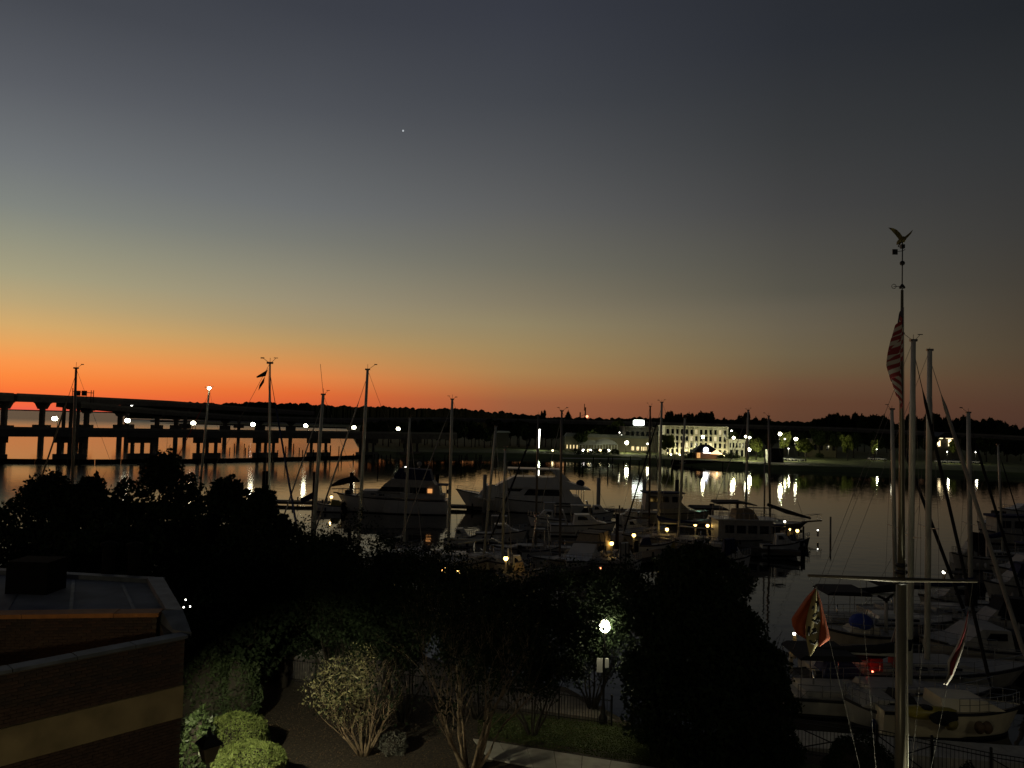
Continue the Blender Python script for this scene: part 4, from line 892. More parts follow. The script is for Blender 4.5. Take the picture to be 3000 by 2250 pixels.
MB().ball((L_*.36, w_*.5, lp.z), .16).build('bow_light', MATS['green_light'], t)
# houseboat
c_, L_ = place(2085, 2285, 92)
t, hb, sh = base_hull('pale grey houseboat with square windows and a dark bimini on top', 'houseboat', 'houseboat', c_, 0, L_, 3.6, .9, offw, offw, .4, .96)
MB().box((-L_*.46, -1.6, .85), (L_*.34, 1.6, 3.2)).build('cabin', offw, t); MB().box((-L_*.5, -1.75, 3.2), (L_*.4, 1.75, 3.32)).build('roof', white, t)
for k in range(5):
    x_ = -L_*.36+k*1.35
    for s_ in (-1, 1): MB().box((x_, s_*1.6-.02, 1.7), (x_+1.05, s_*1.6+.02, 2.6)).build('window' if k != 3 else 'door', glass, t)
g = MB()
for x_ in (-L_*.44, -L_*.3, -L_*.1, L_*.05):
    for s_ in (-1, 1): g.tube((x_, s_*1.5, 3.3), (x_, s_*1.5, 5.1), .035, n=5)
for s_ in (-1, 1):
    g.tube((-L_*.46, s_*1.6, 4.0), (L_*.36, s_*1.6, 4.0), .03, n=4)
    for k in range(12): g.tube((-L_*.46+k*L_*.82/11, s_*1.6, 3.3), (-L_*.46+k*L_*.82/11, s_*1.6, 4.0), .02, n=4)
g.build('upper_railing', steel, t)
MB().prism([(-L_*.48, 5.0), (-L_*.46, 5.25), (-L_*.1, 5.3), (L_*.1, 5.0), (L_*.1, 4.9), (-L_*.1, 5.1)], -1.6, 1.6).build('bimini', black, t)
MB().taper([(-L_*.2, 3.3), (-L_*.18, 4.3), (L_*.06, 4.4), (L_*.14, 3.3)], 3.3, 1.3, 4.4, 1.1).build('flybridge_curtain', tan, t)
MB().path([(-L_*.3, 0, 5.2), (-L_*.3, 0, 6.2)], [.03, .03], 5).build('antenna', steel, t); MB().cbox((-L_*.3, 0, 6.2), (.9, .05, .08)).build('antenna_bar', steel, t)
# tarped boats left behind trees
t, L_, w_ = cruiser('small boat under a yellow lit tarp left of the trawler yacht', 912, 1000, 114.5, -1, house=False, aftc=yel, F=1.0)
def covered_sails(lb, px0, px1, Y, ztop):
    c, L = place(px0, px1, Y); t = thing('covered_boat', lb, 'sailboat', (c.x, c.y, 0), 0)
    h, d, st, hb, sh = hull_mb(L, L*.3, 1.0); h.build('hull', boot, t); d.build('deck', offw, t)
    MB().path([(-L*.5, 0, 3.6), (-L*.2, 0, 4.2), (L*.25, 0, 4.8), (L*.42, 0, 4.4)], [.12, .45, .5, .15], 8).build('sail_cover', black, t)
    MB().tube((-L*.45, 0, 3.2), (L*.45, 0, 3.35), .07).build('boom', alud, t)
    MB().box((0, -.9, 1), (L*.18, .9, 3.1)).build('companionway', black, t)
    for x_ in (-L*.1, L*.3): MB().tube((x_, 0, 1), (x_, 0, 3.4), .05).build('boom_crutch', steel, t)
covered_sails('dark boat with black sail covers between the thick piles at the left', 965, 1058, 116.5, 4)
c_, L_ = place(883, 913, 100); t = thing('dinghy', 'small dark dinghy hanging tilted left of the thick left pile', 'dinghy', (c_.x, c_.y, D(898, 1459, 100).z), 0); h, d, st, hb, sh = hull_mb(1.7, .8, .3, .2); o = h.build('hull', navy, t); o.rotation_euler = (0, R(-22), 0)
# filler boats along the main dock and marina middle
fill = [('low white boat with a dark windscreen below the pilot boat', 1470, 1560, 70, 1, dict(F=.8, arch=True)), ('dim white cabin boat left of the fishing cruiser beneath the big yacht', 1545, 1660, 104, -1, dict(hard=offw)),
        ('grey cabin boat behind the middle yellow dock lights', 1800, 1905, 96, 1, dict(arch=True, hard=offw)), ('small white boat with a navy cover near the tall yellow light', 1870, 1975, 84, 1, dict(house=False, aftc=navy)),
        ('small boat under a yellow cover below the tall yellow light', 1960, 2010, 84, 1, dict(house=False, aftc=yel, F=.7)), ('white boat with a raised grey hood left of the large yellow dock light', 1800, 1880, 74, 1, dict(canvas=offw, F=.8)),
        ('pale open boat under the bright dock light of the left masts', 1450, 1540, 63, -1, dict(house=False, aftc=tan, F=.7)), ('white runabout left of the hardtop pilot boat', 1300, 1395, 86, 1, dict(house=True, F=.9)),
        ('dim cruiser right of the houseboat under the ketch', 2230, 2345, 86, 1, dict(hard=navy, F=1.2)), ('dim cruiser behind the ketch bow with a dark canvas', 2100, 2200, 77, 1, dict(canvas=navy, F=1)),
        ('white boat with curved rails right of the big yacht aft deck', 1700, 1800, 112, 1, dict(arch=True, F=1.1, aftc=black)), ('grey boat below the reflected white sign', 1800, 1900, 108, -1, dict(arch=True, F=1.2)),
        ('small white boat at the foot of the leaning left mast', 1225, 1330, 72, -1, dict(F=.8)), ('pale boat low among the garden tree tops at the centre', 1560, 1680, 58, 1, dict(F=.8, aftc=offw, house=False)),
        ('dark inflatable boat behind the ketch lights', 2310, 2372, 92, 1, dict(house=False, hm=dk, F=.7, aftc=black)),
        ('boat with a pale canvas at the left edge behind the riverside tree', -60, 60, 54, 1, dict(canvas=offw, F=1)), ('white boat peeking right of the leftmost riverside trees', 820, 880, 74, 1, dict(F=.9))]
for lb, a, b, Y, sd, kw in fill: cruiser(lb, a, b, Y, sd, **kw)
# right hand group
t, L_, w_ = cruiser('navy roofed houseboat at the right edge above the dark canvas boats', 2868, 3050, 100, -1, hm=offw, F=1.3, house=False)
MB().box((-L_*.45, -w_*.9, 1.3), (L_*.3, w_*.9, 3.4)).build('cabin', offw, t); MB().box((-L_*.48, -w_*.95, 3.4), (L_*.34, w_*.95, 3.7)).build('roof', navy, t); windows(t, [(-L_*.35+i*1.7, -L_*.35+i*1.7+1.2) for i in range(3)], 2.1, 3.0, w_*.91)
cruiser('pale cruiser with a black rounded canvas left of the navy roofed houseboat', 2862, 2960, 108, -1, canvas=black, F=1.4)
cruiser('far white boats hull at the right edge beyond the houseboat', 2925, 3080, 132, -1, arch=True)
cruiser('dark cruiser with upright windows behind the dark furled sails at right', 2788, 2900, 80, -1, canvas=black, hm=offw, F=1.3, top=1.3)
cruiser('white motor boat with a sharp bow at the right edge', 2880, 3080, 66, -1, hm=offw, house=True, F=1.2, canvas=navy)
cruiser('grey motor boat under a navy awning behind the white mast stay', 2900, 3120, 73, -1, hm=offw, hard=navy, F=1.3, top=1.2)
cruiser('white cabin boat with black roof hidden behind the yardarm end', 2690, 2900, 59.5, -1, hm=offw, hard=black, F=1.2, canvas=None)
cruiser('white motor boat with dark side cloth below the yardarm end', 2790, 3060, 52, -1, hm=offw, canvas=black, F=1.2)
cruiser('long white hull moored below the right hanging flag', 2690, 3060, 47.8, -1, hm=offw, house=True, F=1.1, canvas=None, B=3.4, aftc=black)
# pale sailboat with blue dinghy cover
c_, L_ = place(2395, 2640, 50.5)
t, hb, sh = base_hull('cream hulled sailboat with a blue dinghy cover and wind generator beside the orange flag', 'sailboat', 'cruising_sailboat', c_, math.pi, L_, 2.4, 1.0, cream, offw, .4, .7, rail=False)
rails(t, L_, hb, sh, .04, .98, .6, 9, 'lifeline')
MB().taper([(-L_*.2, .9), (-L_*.2, 1.4), (L_*.1, 1.4), (L_*.2, 1.0)], .9, .7, 1.4, .55).build('cabin', cream, t)
MB().ball((-L_*.02, 0, 1.6), .75, 12, 8, .75).build('dinghy_cover', blue, t)
MB().path([(-L_*.1, -.7, 1), (-L_*.14, -.5, 2.3), (-L_*.14, .5, 2.3), (-L_*.1, .7, 1)], [.04]*4, 6).build('arch', steel, t)
MB().tube((-L_*.32, 0, 1), (-L_*.32, 0, 2.9), .12).build('generator_post', offw, t); g = MB().cbox((-L_*.32, 0, 3.1), (.35, .15, .15))
for k in range(3): a = k*2.09+.4; g.bar((-L_*.32, 0, 3.1), (-L_*.32+.6*math.cos(a), 0, 3.1+.6*math.sin(a)), .03, .16)
g.build('wind_generator', black, t); MB().ball((L_*.45, 0, 1.9), .16).build('lifebuoy', black, t)
# boat with white boom, dark cover & red canvas
c_, L_ = place(2335, 2640, 42.5)
t, hb, sh = base_hull('dark sailboat with a long pale boom and red canvas below the orange flag', 'sailboat', 'cruising_sailboat', c_, 0, L_, 2.3, .8, dk, black, .3, .7, rail=False)  # deck coloured black to stand in for the dark here
b0, b1 = to_local(t, D(2345, 1927, 42.5)), to_local(t, D(2620, 1950, 42.5)); bm_ = MB().tube(b0, b1, .11).build('boom', white, t)
MB().path([b0+Vector((.3, 0, .15)), b0.lerp(b1, .3)+Vector((0, 0, .3)), b0.lerp(b1, .8)+Vector((0, 0, .55)), b1+Vector((0, 0, .9))], [.08, .2, .38, .3], 8).build('sail_cover', black, bm_)
MB().box((.9, -.5, 1.1), (1.6, .5, 1.75)).build('red_canvas', redc, t); MB().box((2.3, -.4, 1.2), (2.9, .4, 1.7)).build('red_canvas', redc, t)
MB().taper([(-L_*.3, .8), (-L_*.25, 1.5), (0, 1.5), (.6, .8)], .8, .8, 1.5, .6).build('dodger', navy, t)
q = to_local(t, D(2541, 1957, 42.3)); MB().ball((q.x, q.y-.6, q.z), .05).build('cabin_lamp', lamp_mat('tail', (1, .2, .1), 6), t); point('glow', D(2541, 1949, 41.6), .8, (1, .12, .06), .05, t)
cruiser('low white sailing hull with ports left of the flagpole base', 2470, 2680, 37.5, -1, F=.8, hm=offw, aftc=black, house=True, B=2.2, top=.5)  # black cover added to darken the pale hull
# near cream powerboat with kayaks
c_, L_ = place(2560, 2990, 36.8)
t, hb, sh = base_hull('near cream cabin boat moored at the iron fence with kayaks beside it', 'motor boat', 'motor_boat', c_, 0, L_, 2.2, 1.25, cream, offw, .12, .93)
MB().taper([(-L_*.1, 1.2), (-L_*.1, 1.8), (L_*.2, 1.7), (L_*.32, 1.3)], 1.2, .9, 1.8, .7).build('cabin', cream, t)
def kayak(lb, px, py, Y, mt_, L=2.9, rz=.0):
    p = D(px, py, Y); t = thing('kayak', lb, 'kayak', p, rz); mb = MB(); n = 10
    mb.path([(-L/2+L*i/n, 0, .12*abs(2*i/n-1)**2) for i in range(n+1)], [.03+.28*math.sin(math.pi*i/n)**.6 for i in range(n+1)], 10); mb.build('shell', mt_, t); MB().lathe((0, 0, .2), [(.3, 0), (.3, .08), (.25, .1)], 12).build('cockpit_rim', black, t)
fd = thing('floating_dock', 'pale concrete floating dock behind the black railing at the lower right', 'dock', wl(2300, 34.2)); fa, fb = wl(2290, 34.3), wl(3060, 33.0)
for k in range(8): MB().bar(fa.lerp(fb, k/8)+Vector((0, 0, .3)), fa.lerp(fb, (k+.985)/8)+Vector((0, 0, .3)), 1.9, .5).build('pontoon', path_m, fd, world=True)
kayak('yellow kayak hung along the near cream boat behind the flagpole', 2712, 2088, 35.35, yel, 2.8)
kayak('black kayak nose beside the yellow kayak', 2765, 2104, 35.1, black, 1.6, .3)
kayak('olive kayak hanging at the cream boat side', 2785, 2118, 35.3, mat('olive_plastic', (.2, .16, .03), .5), 1.2, 1.0)
for k, px in enumerate((2870, 2893)): p = D(px, 2132, 35.4); t = thing('fender', f'{"left" if k==0 else "right"} round brown fender on the near cream boat side', 'fender', p); MB().ball((0, 0, 0), .22, 10, 8, 1.3).build('ball', mat('brown_fender', (.12, .07, .03), .6), t)
# ------------------------------------------------------------------ brick building at the left
brk_m = [mat('brick_red', (.060, .034, .022), .9, var=.3, scale=9, bump=.4), mat('brick_brown', (.048, .03, .02), .9, var=.3, scale=9, bump=.4), mat('brick_dark', (.036, .024, .018), .9, var=.3, scale=9, bump=.4)]
mortar = mat('mortar', (.07, .055, .042), .95, var=.2, scale=10)
band_m = mat('stucco_band', (.26, .2, .1), .85, var=.28, scale=1.6, bump=.25)
flash = mat('grey_flashing', (.10, .112, .13), .6, .2, var=.4, scale=2.2)
roofg = mat('membrane_roof', (.13, .145, .17), .8, var=.35, scale=.9, bump=.2)
shadem = mat('shade_black', (.008, .008, .008), .95, var=.2, spec=.05)  # darkness painted as black onto the chimney and vents
copm = mat('warm_lit_coping', (.32, .13, .03), .7, var=.2, scale=4)  # orange of the warm lamplight painted into the coping colour
bd = thing('brick_building', 'dark brick building with a cream band and grey flat roof at the lower left', 'building', (-10, 17, 1.2))
C0 = Vector((-7.5, 17.6, 0)); dv = Vector((-2.43, -2.7, 0)).normalized(); nn = Vector((-dv.y, dv.x, 0))
if nn.dot(-C0) < 0: nn = -nn
Lw = 9.0; A0 = C0+dv*Lw; C1 = Vector((-10.25, 22.5, 0))
def quad_wall(name, a, b, th, z0, z1, mt, n_, par=bd):
    a2, b2 = a-n_*th, b-n_*th; return MB().poly([(a.x, a.y), (b.x, b.y), (b2.x, b2.y), (a2.x, a2.y)], z0, z1).build(name, mt, par, world=True)
wall = quad_wall('wall', C0, A0, .3, 1.0, 8.93, mortar, nn)
sn = Vector((C1.y-C0.y, -(C1.x-C0.x), 0)).normalized()
quad_wall('side_wall', C0-nn*.02-sn*.01 if False else C0-nn*.302, C1, .3, 1.0, 8.93, mortar, sn)
bd_band = quad_wall('stucco_band', C0+nn*.06, A0+nn*.06, .058, 7.2, 7.9, band_m, nn)
for k in range(8):
    quad_wall('coping', C0+nn*.05+dv*(k*1.15-.05), C0+nn*.05+dv*(k*1.15+1.08), .36, 8.932+random.uniform(-.002, .004), 9.0+random.uniform(-.004, .004), flash, nn)
# bricks
bme = []
for mt_ in brk_m:
    o = MB().cbox((0, 0, 0), (.192, .03, .058)).build('brick', mt_); bme.append(o.data); bpy.data.objects.remove(o)
rzb = math.atan2(dv.y, dv.x); cnt = 0; rest = MB(); restn = 0
for (za, zb_) in ((7.87, 8.90), (5.5, 7.19)):
    rows_ = int((zb_-za)/.07)
    for r_ in range(rows_):
        zz = zb_-.04-r_*.07
        for k in range(22):
            s0 = .1+k*.205+(.1 if r_ % 2 else 0); c_ = C0+dv*s0+nn*random.uniform(.008, .014)
            if s0 > 4.2: continue
            if cnt < 200:
                M_ = Matrix.Translation((c_.x, c_.y, zz)) @ Matrix.Rotation(rzb, 4, 'Z'); link_mesh('brick', random.choice(bme), wall, chain(wall).inverted() @ M_); cnt += 1
            else:
                rest.bar(c_-dv*.096+Vector((0, 0, zz)), c_+dv*.096+Vector((0, 0, zz)), .03, .058); restn += 1
o = rest.build('bricks', brk_m[0], wall, world=True); o['kind'] = 'stuff'
# inner parapet wall
I0, I1 = Vector((-8.6, 18.6, 0)), Vector((-15.5, 17.5, 0)); di = (I1-I0).normalized(); ni = Vector((di.y, -di.x, 0))
if ni.dot(-I0) < 0: ni = -ni
iw = quad_wall('inner_wall', I0, I1, .3, 7.8, 9.14, mortar, ni)
for k in range(7):
    quad_wall('coping', I0+ni*.08+di*(k*1.0-.05), I0+ni*.08+di*(k*1.0+.94), .45, 9.142, 9.24+random.uniform(-.004, .004), copm, ni)
cnt = 0; rest = MB(); rzi = math.atan2(di.y, di.x)
for r_ in range(15):
    zz = 9.10-r_*.07
    for k in range(19):
        s0 = .1+k*.205+(.1 if r_ % 2 else 0); c_ = I0+di*s0+ni*random.uniform(.008, .014)
        if r_ < 8 and cnt < 100:
            link_mesh('brick', random.choice(bme), iw, chain(iw).inverted() @ (Matrix.Translation((c_.x, c_.y, zz)) @ Matrix.Rotation(rzi, 4, 'Z'))); cnt += 1
        else: rest.bar(c_-di*.096+Vector((0, 0, zz)), c_+di*.096+Vector((0, 0, zz)), .03, .058)
rest.build('bricks', brk_m[1], iw, world=True)['kind'] = 'stuff'
MB().poly([(C0.x-.4, C0.y), (A0.x-.4, A0.y), (-16, 17.4), (-8.6, 18.5)], 7.7, 7.8).build('terrace', roofg, bd, world=True)
MB().poly([(-8.35, 18.95), (-18, 17.8), (-20, 23.6), (-10.45, 22.3)], 8.9, 9.1).build('roof', roofg, bd, world=True)
for k in range(6):
    f0 = k/6+.08; pa, pb = Vector((-8.6, 19.1, 9.1)).lerp(Vector((-17.5, 18.0, 9.1)), f0), Vector((-10.6, 22.2, 9.1)).lerp(Vector((-19.5, 23.3, 9.1)), f0); MB().bar(pa, pb, .09, .024).build('roof_seam', flash, bd, world=True)
MB().poly([(-8.05, 18.75), (-8.5, 18.85), (-10.65, 22.4), (-10.2, 22.45)], 8.9, 9.26).build('roof_curb', flash, bd, world=True)
MB().poly([(-10.3, 22.3), (-20, 23.6), (-20, 23.9), (-10.2, 22.6)], 8.9, 9.22).build('roof_curb', flash, bd, world=True)
MB().add([(-7.42, 17.75, 9.03), (-7.9, 17.9, 9.03), (-8.55, 18.72, 9.25), (-8.05, 18.76, 9.27), (-7.42, 17.75, 8.94), (-8.05, 18.76, 8.94), (-8.55, 18.72, 8.94), (-7.9, 17.9, 8.94)], [(0, 1, 2, 3), (0, 3, 5, 4), (1, 7, 6, 2), (3, 2, 6, 5), (0, 4, 7, 1)]).build('corner_flashing', flash, bd, world=True)
MB().box((-13.55, 20.6, 9.1), (-12.45, 21.5, 9.95)).build('chimney', shadem, bd, world=True)
MB().add([(-15.6, 18.8, 9.1), (-14.0, 19.0, 9.1), (-14.2, 19.9, 9.1), (-15.6, 19.8, 9.1), (-14.9, 19.4, 9.75)], [(0, 1, 4), (1, 2, 4), (2, 3, 4), (3, 0, 4), (3, 2, 1, 0)]).build('skylight', flash, bd, world=True)
for px in (290, 365): p = wl(px, 23.3, 9.2); MB().tube((p.x, p.y, 9.0), (p.x, p.y, 9.95), .17, n=12).build('vent_pipe', shadem, bd, world=True); MB().lathe((p.x, p.y, 9.95), [(.24, 0), (.24, .1), (.05, .16)], 12).build('vent_cap', shadem, bd, world=True)
# assumed flood light added on the hidden side wall to light shrubs and myrtle
wlp = Vector((-9.35, 21.25, 6.4))
wlp = C0+(C1-C0)*.86+sn*.22+Vector((.27, 0, 0)); wlp.z = 6.9
t = thing('assumed_wall_light', 'assumed outdoor flood light added on the brick building side wall to light the shrubs', 'assumed wall light', wlp)
MB().cbox((0, 0, 0), (.2, .2, .16)).build('housing', iron, t); MB().cbox((.0, .0, -.12), (.14, .14, .06)).build('lens', wht2, t)
l = bpy.data.lights.new('flood', 'SPOT'); l.energy = 2100; l.color = (1, .92, .6); l.spot_size = R(84); l.spot_blend = .55; l.shadow_soft_size = .08
lo = bpy.data.objects.new('flood', l); COL.objects.link(lo); lo.parent = t; lo.location = sn*.2+Vector((0, 0, -.1)); lo.rotation_euler = (Vector((-7.2, 29.0, .6))-wlp).to_track_quat('-Z', 'Y').to_euler()
# small assumed lamp added on the terrace behind the near parapet
tl = C0+dv*2.6-nn*.45+Vector((.27, 0, 0)); tl.z = 8.55; t = thing('assumed_terrace_light', 'assumed small warm lamp added behind the near parapet to light the inner wall', 'assumed wall light', tl); MB().cbox((0, 0, 0), (.12, .1, .1)).build('housing', iron, t)
point('bulb', tl-nn*.12+Vector((0, 0, .06)), 5.5, (1, .5, .14), .05, t)
bd.location.x += .27
# ------------------------------------------------------------------ iron fences
def fence(lb, pts, h=1.15, z=1.2, sp=.13, top2=False, cross=False):
    t = thing('iron_fence', lb, 'fence', (pts[0][0], pts[0][1], z)); pts = [Vector((a, b, z)) for a, b in pts]; cnt = 0
    o0 = MB().tube((0, 0, .05), (0, 0, h), .011, n=4).build('picket', iron); me = o0.data; bpy.data.objects.remove(o0); rest = MB()
    for p, q in zip(pts, pts[1:]):
        d = q-p; L = d.length; n = max(1, round(L/2.4))
        for k in range(n+1):
            c = p.lerp(q, k/n)
            if k < n or q is pts[-1]: MB().cbox((c.x, c.y, c.z+h/2+.04), (.07, .07, h+.12)).ball((c.x, c.y, c.z+h+.14), .06, 8, 5).build('post', iron, t, world=True)
            if k < n:
                e = p.lerp(q, (k+1)/n)
                for zz in ((.12, h-.16, h-.02) if top2 else (.12, h-.06)): MB().bar(c+Vector((0, 0, zz)), e+Vector((0, 0, zz)), .03, .03).build('rail', iron, t, world=True)
                if cross and k % 2 == 0: MB().bar(c+Vector((0, 0, .15)), e+Vector((0, 0, h-.2)), .03, .04).bar(c+Vector((0, 0, h-.2)), e+Vector((0, 0, .15)), .03, .04).build('cross_brace', iron, t, world=True)
        m_ = int(L/sp)
        for k in range(m_):
            c = p.lerp(q, (k+.5)/m_); vis = -14.6 < c.x < -6.5 or 0 < c.x
            if cnt < 290 and vis: link_mesh('picket', me, t, Matrix.Translation(c-pts[0])); cnt += 1
            elif vis: rest.tube(c+Vector((0, 0, .05)), c+Vector((0, 0, h)), .011, n=3)
            else: rest.tube(c+Vector((0, 0, .05)), c+Vector((0, 0, h)), .011, n=3)
    if rest.v: rest.build('pickets', iron, t, world=True)['kind'] = 'stuff'
    return t
fence('black iron picket fence behind the crepe myrtles from the hedge to the street lamp', [(-16, 38.9), (-9, 37.3), (-2, 35.2), (4.6, 33.3)], 1.12)
fence('black iron railing in front of the moored boats at the lower right', [(5.4, 33.0), (11.2, 31.0), (14.3, 30.0), (17.5, 28.1), (24, 25.6)], 1.42, top2=True, cross=True)
# ------------------------------------------------------------------ street lamps
def street_lamp(x_, y_, zt, lb, e, globe=True, r=.17, sgn=True):
    t = thing('street_lamp', lb, 'street lamp', (x_, y_, 1.2)); h = zt-1.2
    MB().lathe((0, 0, 0), [(.2, 0), (.2, .25), (.12, .4), (.07, .8), (.05, 1.0), (.045, h-.35), (.08, h-.3), (.1, h-.22)], 12).build('pole', iron, t)
    MB().lathe((0, 0, h), [(.06, -r*1.25), (r, -r*.5), (r*1.05, .2*r), (r*.6, r), (.03, r*1.35)], 14).build('globe', hot if globe else iron, t)
    MB().lathe((0, 0, h+r*1.3), [(r*.35, 0), (r*.2, .06), (.01, .16)], 8).build('finial', iron, t)
    if e: point('bulb', Vector((x_, y_-.35, zt)), e, (1, .9, .58), .12, t)
    return t
LMP = D(1772, 1835, 33.6)
t = street_lamp(LMP.x, 33.6, LMP.z, 'bright lit street lamp at the fence between the two dark trees', 120, r=.22)
MB().box((-.32, -.03, 2.15), (-.07, .0, 2.75)).build('notice_plate', mat('sign_white', (.4, .4, .4), .5, var=0), t); MB().box((.03, -.03, 2.35), (.2, .0, 2.75)).build('notice_plate', MATS['sign_white'], t)
street_lamp(-12.2, 43.5, 5.4, 'assumed street lamp added in the riverside trees to light the walk behind the iron fence', 70, r=.2)  # assumed lamp, added among the trees to light the promenade
street_lamp(25, 24.6, 5.4, 'unseen street lamp added on the waterfront right of the view to light the boats', 90, r=.2)  # lamp added out of view for warm light on the right hand boats
# dark lantern on a post at the bottom left
p = D(612, 2190, 19.5); t = thing('lantern_post', 'unlit four sided lantern on a post in front of the clipped shrubs', 'street lamp', (p.x, p.y, 1.2)); h = p.z-1.2
frost = mat('frosted_glass', (.3, .26, .18), .5, var=.1)
tn = frost.node_tree; tb = tn.nodes.new('ShaderNodeBsdfTranslucent'); tb.inputs[0].default_value = (.5, .42, .28, 1); mx = tn.nodes.new('ShaderNodeMixShader'); mx.inputs[0].default_value = .6; pbs = tn.nodes['Principled BSDF']; tn.links.new(pbs.outputs[0], mx.inputs[1]); tn.links.new(tb.outputs[0], mx.inputs[2]); tn.links.new(mx.outputs[0], tn.nodes['Material Output'].inputs[0])
MB().lathe((0, 0, 0), [(.16, 0), (.14, .3), (.05, .6), (.045, h-.32)], 10).build('pole', alud, t)
MB().lathe((0, 0, h-.3), [(.15, -.04), (.29, .38)], 4).build('glass_pane', frost, t)
MB().lathe((0, 0, h+.08), [(.35, 0), (.36, .03), (.14, .22), (.05, .24), (.06, .3), (.02, .42)], 4).build('roof', iron, t)
fr = MB()
for k in range(4): a = k*math.pi/2; fr.tube((.135*math.cos(a), .135*math.sin(a), h-.3), (.235*math.cos(a), .235*math.sin(a), h+.08), .014, n=4)
fr.build('lantern_frame', iron, t)
# ------------------------------------------------------------------ flagpole
FY = 20.0
def poleX(py): return 2637+(2643-2637)*(2250-py)/1410
pb = D(2637, 2700, FY); base = wl(2635, FY, 1.2); topp = D(2643, 850, FY)
fp = thing('flagpole', 'tall pale flagpole with a yardarm and a golden eagle finial', 'flagpole', base)
polem = mat('flagpole_paint', (.14, .13, .09), .35, .3, var=.12, scale=1.5)
l_ = lambda v: v-base
yd = D(2640, 1692, FY)
MB().path([(0, 0, 0), l_(D(2638, 2250, FY)), l_(yd)], [.155, .138, .119], 20).build('lower_pole', polem, fp)
MB().path([l_(yd), l_(D(2641, 1500, FY)), l_(D(2641, 1200, FY)), l_(topp)], [.092, .075, .056, .034], 20).build('upper_pole', polem, fp)
for py, r_ in ((1675, .125), (1705, .14), (1655, .11)): c_ = l_(D(2640, py, FY)); MB().lathe(c_, [(r_, -.05), (r_+.03, -.02), (r_+.03, .02), (r_, .05)], 16).build('collar', iron, fp)
ya, yb = D(2367, 1686, FY), D(2862, 1703, FY)
yardm = mat('yard_paint', (.09, .08, .055), .45, .3, var=.15, scale=3)
MB().path([l_(ya), l_(ya.lerp(yb, .5))-Vector((0, .16, 0)), l_(yb)], [.035, .065, .035], 10).build('yardarm', yardm, fp)
# finial : vane, ball, arms, eagle
gold = mat('aged_gold', (.17, .14, .05), .5, .4, var=.25, scale=12)
MB().tube(l_(topp), l_(D(2644, 712, FY)), .014, n=6).build('spindle', iron, fp)
MB().ball(l_(D(2643.5, 771, FY)), .065, 12, 8).build('ball', iron, fp)
MB().lathe(l_(D(2643, 845, FY)), [(.07, 0), (.08, .03), (.02, .12)], 10).build('truck', iron, fp)
for (x0, y0, x1, y1) in ((2644, 838, 2618, 840), (2644, 735, 2621, 738), (2644, 735, 2652, 731)): MB().tube(l_(D(x0, y0, FY)), l_(D(x1, y1, FY)), .008, n=5).build('vane_arm', iron, fp)
MB().cbox(l_(D(2622, 738, FY)), (.13, .03, .14)).build('vane_letter', iron, fp)
c_ = l_(D(2619, 839, FY)); MB().path([c_+Vector((.06*math.cos(a), 0, .06*math.sin(a))) for a in [k*.7 for k in range(10)]], [.008]*10, 5).build('vane_letter', iron, fp)
MB().cbox(l_(D(2644, 722, FY)), (.09, .09, .1)).build('perch', iron, fp)
# eagle body as one mesh with skin
def skin_obj(name, verts, edges, radii, mt, parent):
    me = bpy.data.meshes.new(name); me.from_pydata([tuple(v) for v in verts], edges, []); o = bpy.data.objects.new(name, me); COL.objects.link(o)
    md = o.modifiers.new('s', 'SKIN'); me.skin_vertices[0].data[0].use_root = True
    for i, r_ in enumerate(radii): me.skin_vertices[0].data[i].radius = r_ if isinstance(r_, tuple) else (r_, r_)
    ss = o.modifiers.new('b', 'SUBSURF'); ss.levels = ss.render_levels = 1; me.materials.append(mt); o.parent = parent; return o
e = lambda x_, y_, dy=0: l_(D(x_, y_, FY))+Vector((0, dy, 0))
V_ = [e(2644, 702), e(2640, 694), e(2634, 688), e(2629, 690), e(2650, 706, .05), e(2636, 712)]
body = MB(); body.path([e(2654, 700, .03), e(2648, 700, .01), e(2643, 703), e(2637, 706), e(2631, 712), e(2627, 717)], [.03, .075, .085, .06, .045, .008], 10)
body.path([e(2640, 706), e(2632, 722), e(2636, 724)], [.05, .02, .012], 6)
def wing(pts, chord):
    vs = []; fs = []
    for (x_, y_, dy), c__ in zip(pts, chord): b_ = e(x_, y_, dy); vs += [b_+Vector((0, -.006, 0)), b_+Vector((c__[0], .0, c__[1])), b_+Vector((0, .012, 0))]
    for i in range(len(pts)-1):
        for k in range(3): a, b = i*3+k, i*3+(k+1) % 3; fs.append((a, b, b+3, a+3))
    body.add(vs, fs)
wing([(2645, 694, 0), (2637, 683, .0), (2626, 674, -.02), (2614, 670, -.05), (2599, 669, -.08)], [(.02, -.16), (-.03, -.17), (-.04, -.13), (-.05, -.06), (0, -.01)])
wing([(2645, 697, .03), (2655, 691, .06), (2665, 684, .1), (2675, 676, .13), (2683, 669, .15)], [(0, -.1), (.01, -.09), (.02, -.06), (.02, -.04), (.0, -.01)])
body.build('eagle', gold, fp)
# halyards
for (x0, y0, x1, y1) in ((2367, 1688, 2388, 1718), (2520, 1698, 2580, 2420), (2722, 1702, 2655, 2420), (2430, 1880, 2560, 2420), (2775, 2008, 2695, 2420), (2850, 1708, 2838, 1790), (2648, 900, 2652, 1690), (2390, 1716, 2430, 1880)):
    MB().tube(l_(D(x0, y0, FY-.25)), l_(D(x1, y1, FY-.25)), .005, n=4).build('halyard', mat('cord', (.16, .155, .13), .7, var=0), fp)
pc = lambda py, f: l_(D(2639, py, FY))+Vector((f*1.1, -.03, 0))
MB().path([pc(2700, .165), pc(2250, .150), pc(1700, .130)], [.017]*3, 8).build('halyard', mat('highlight_cord', (.8, .8, .68), .5, var=0), fp)  # pale cord added to draw the lit right edge of the pole
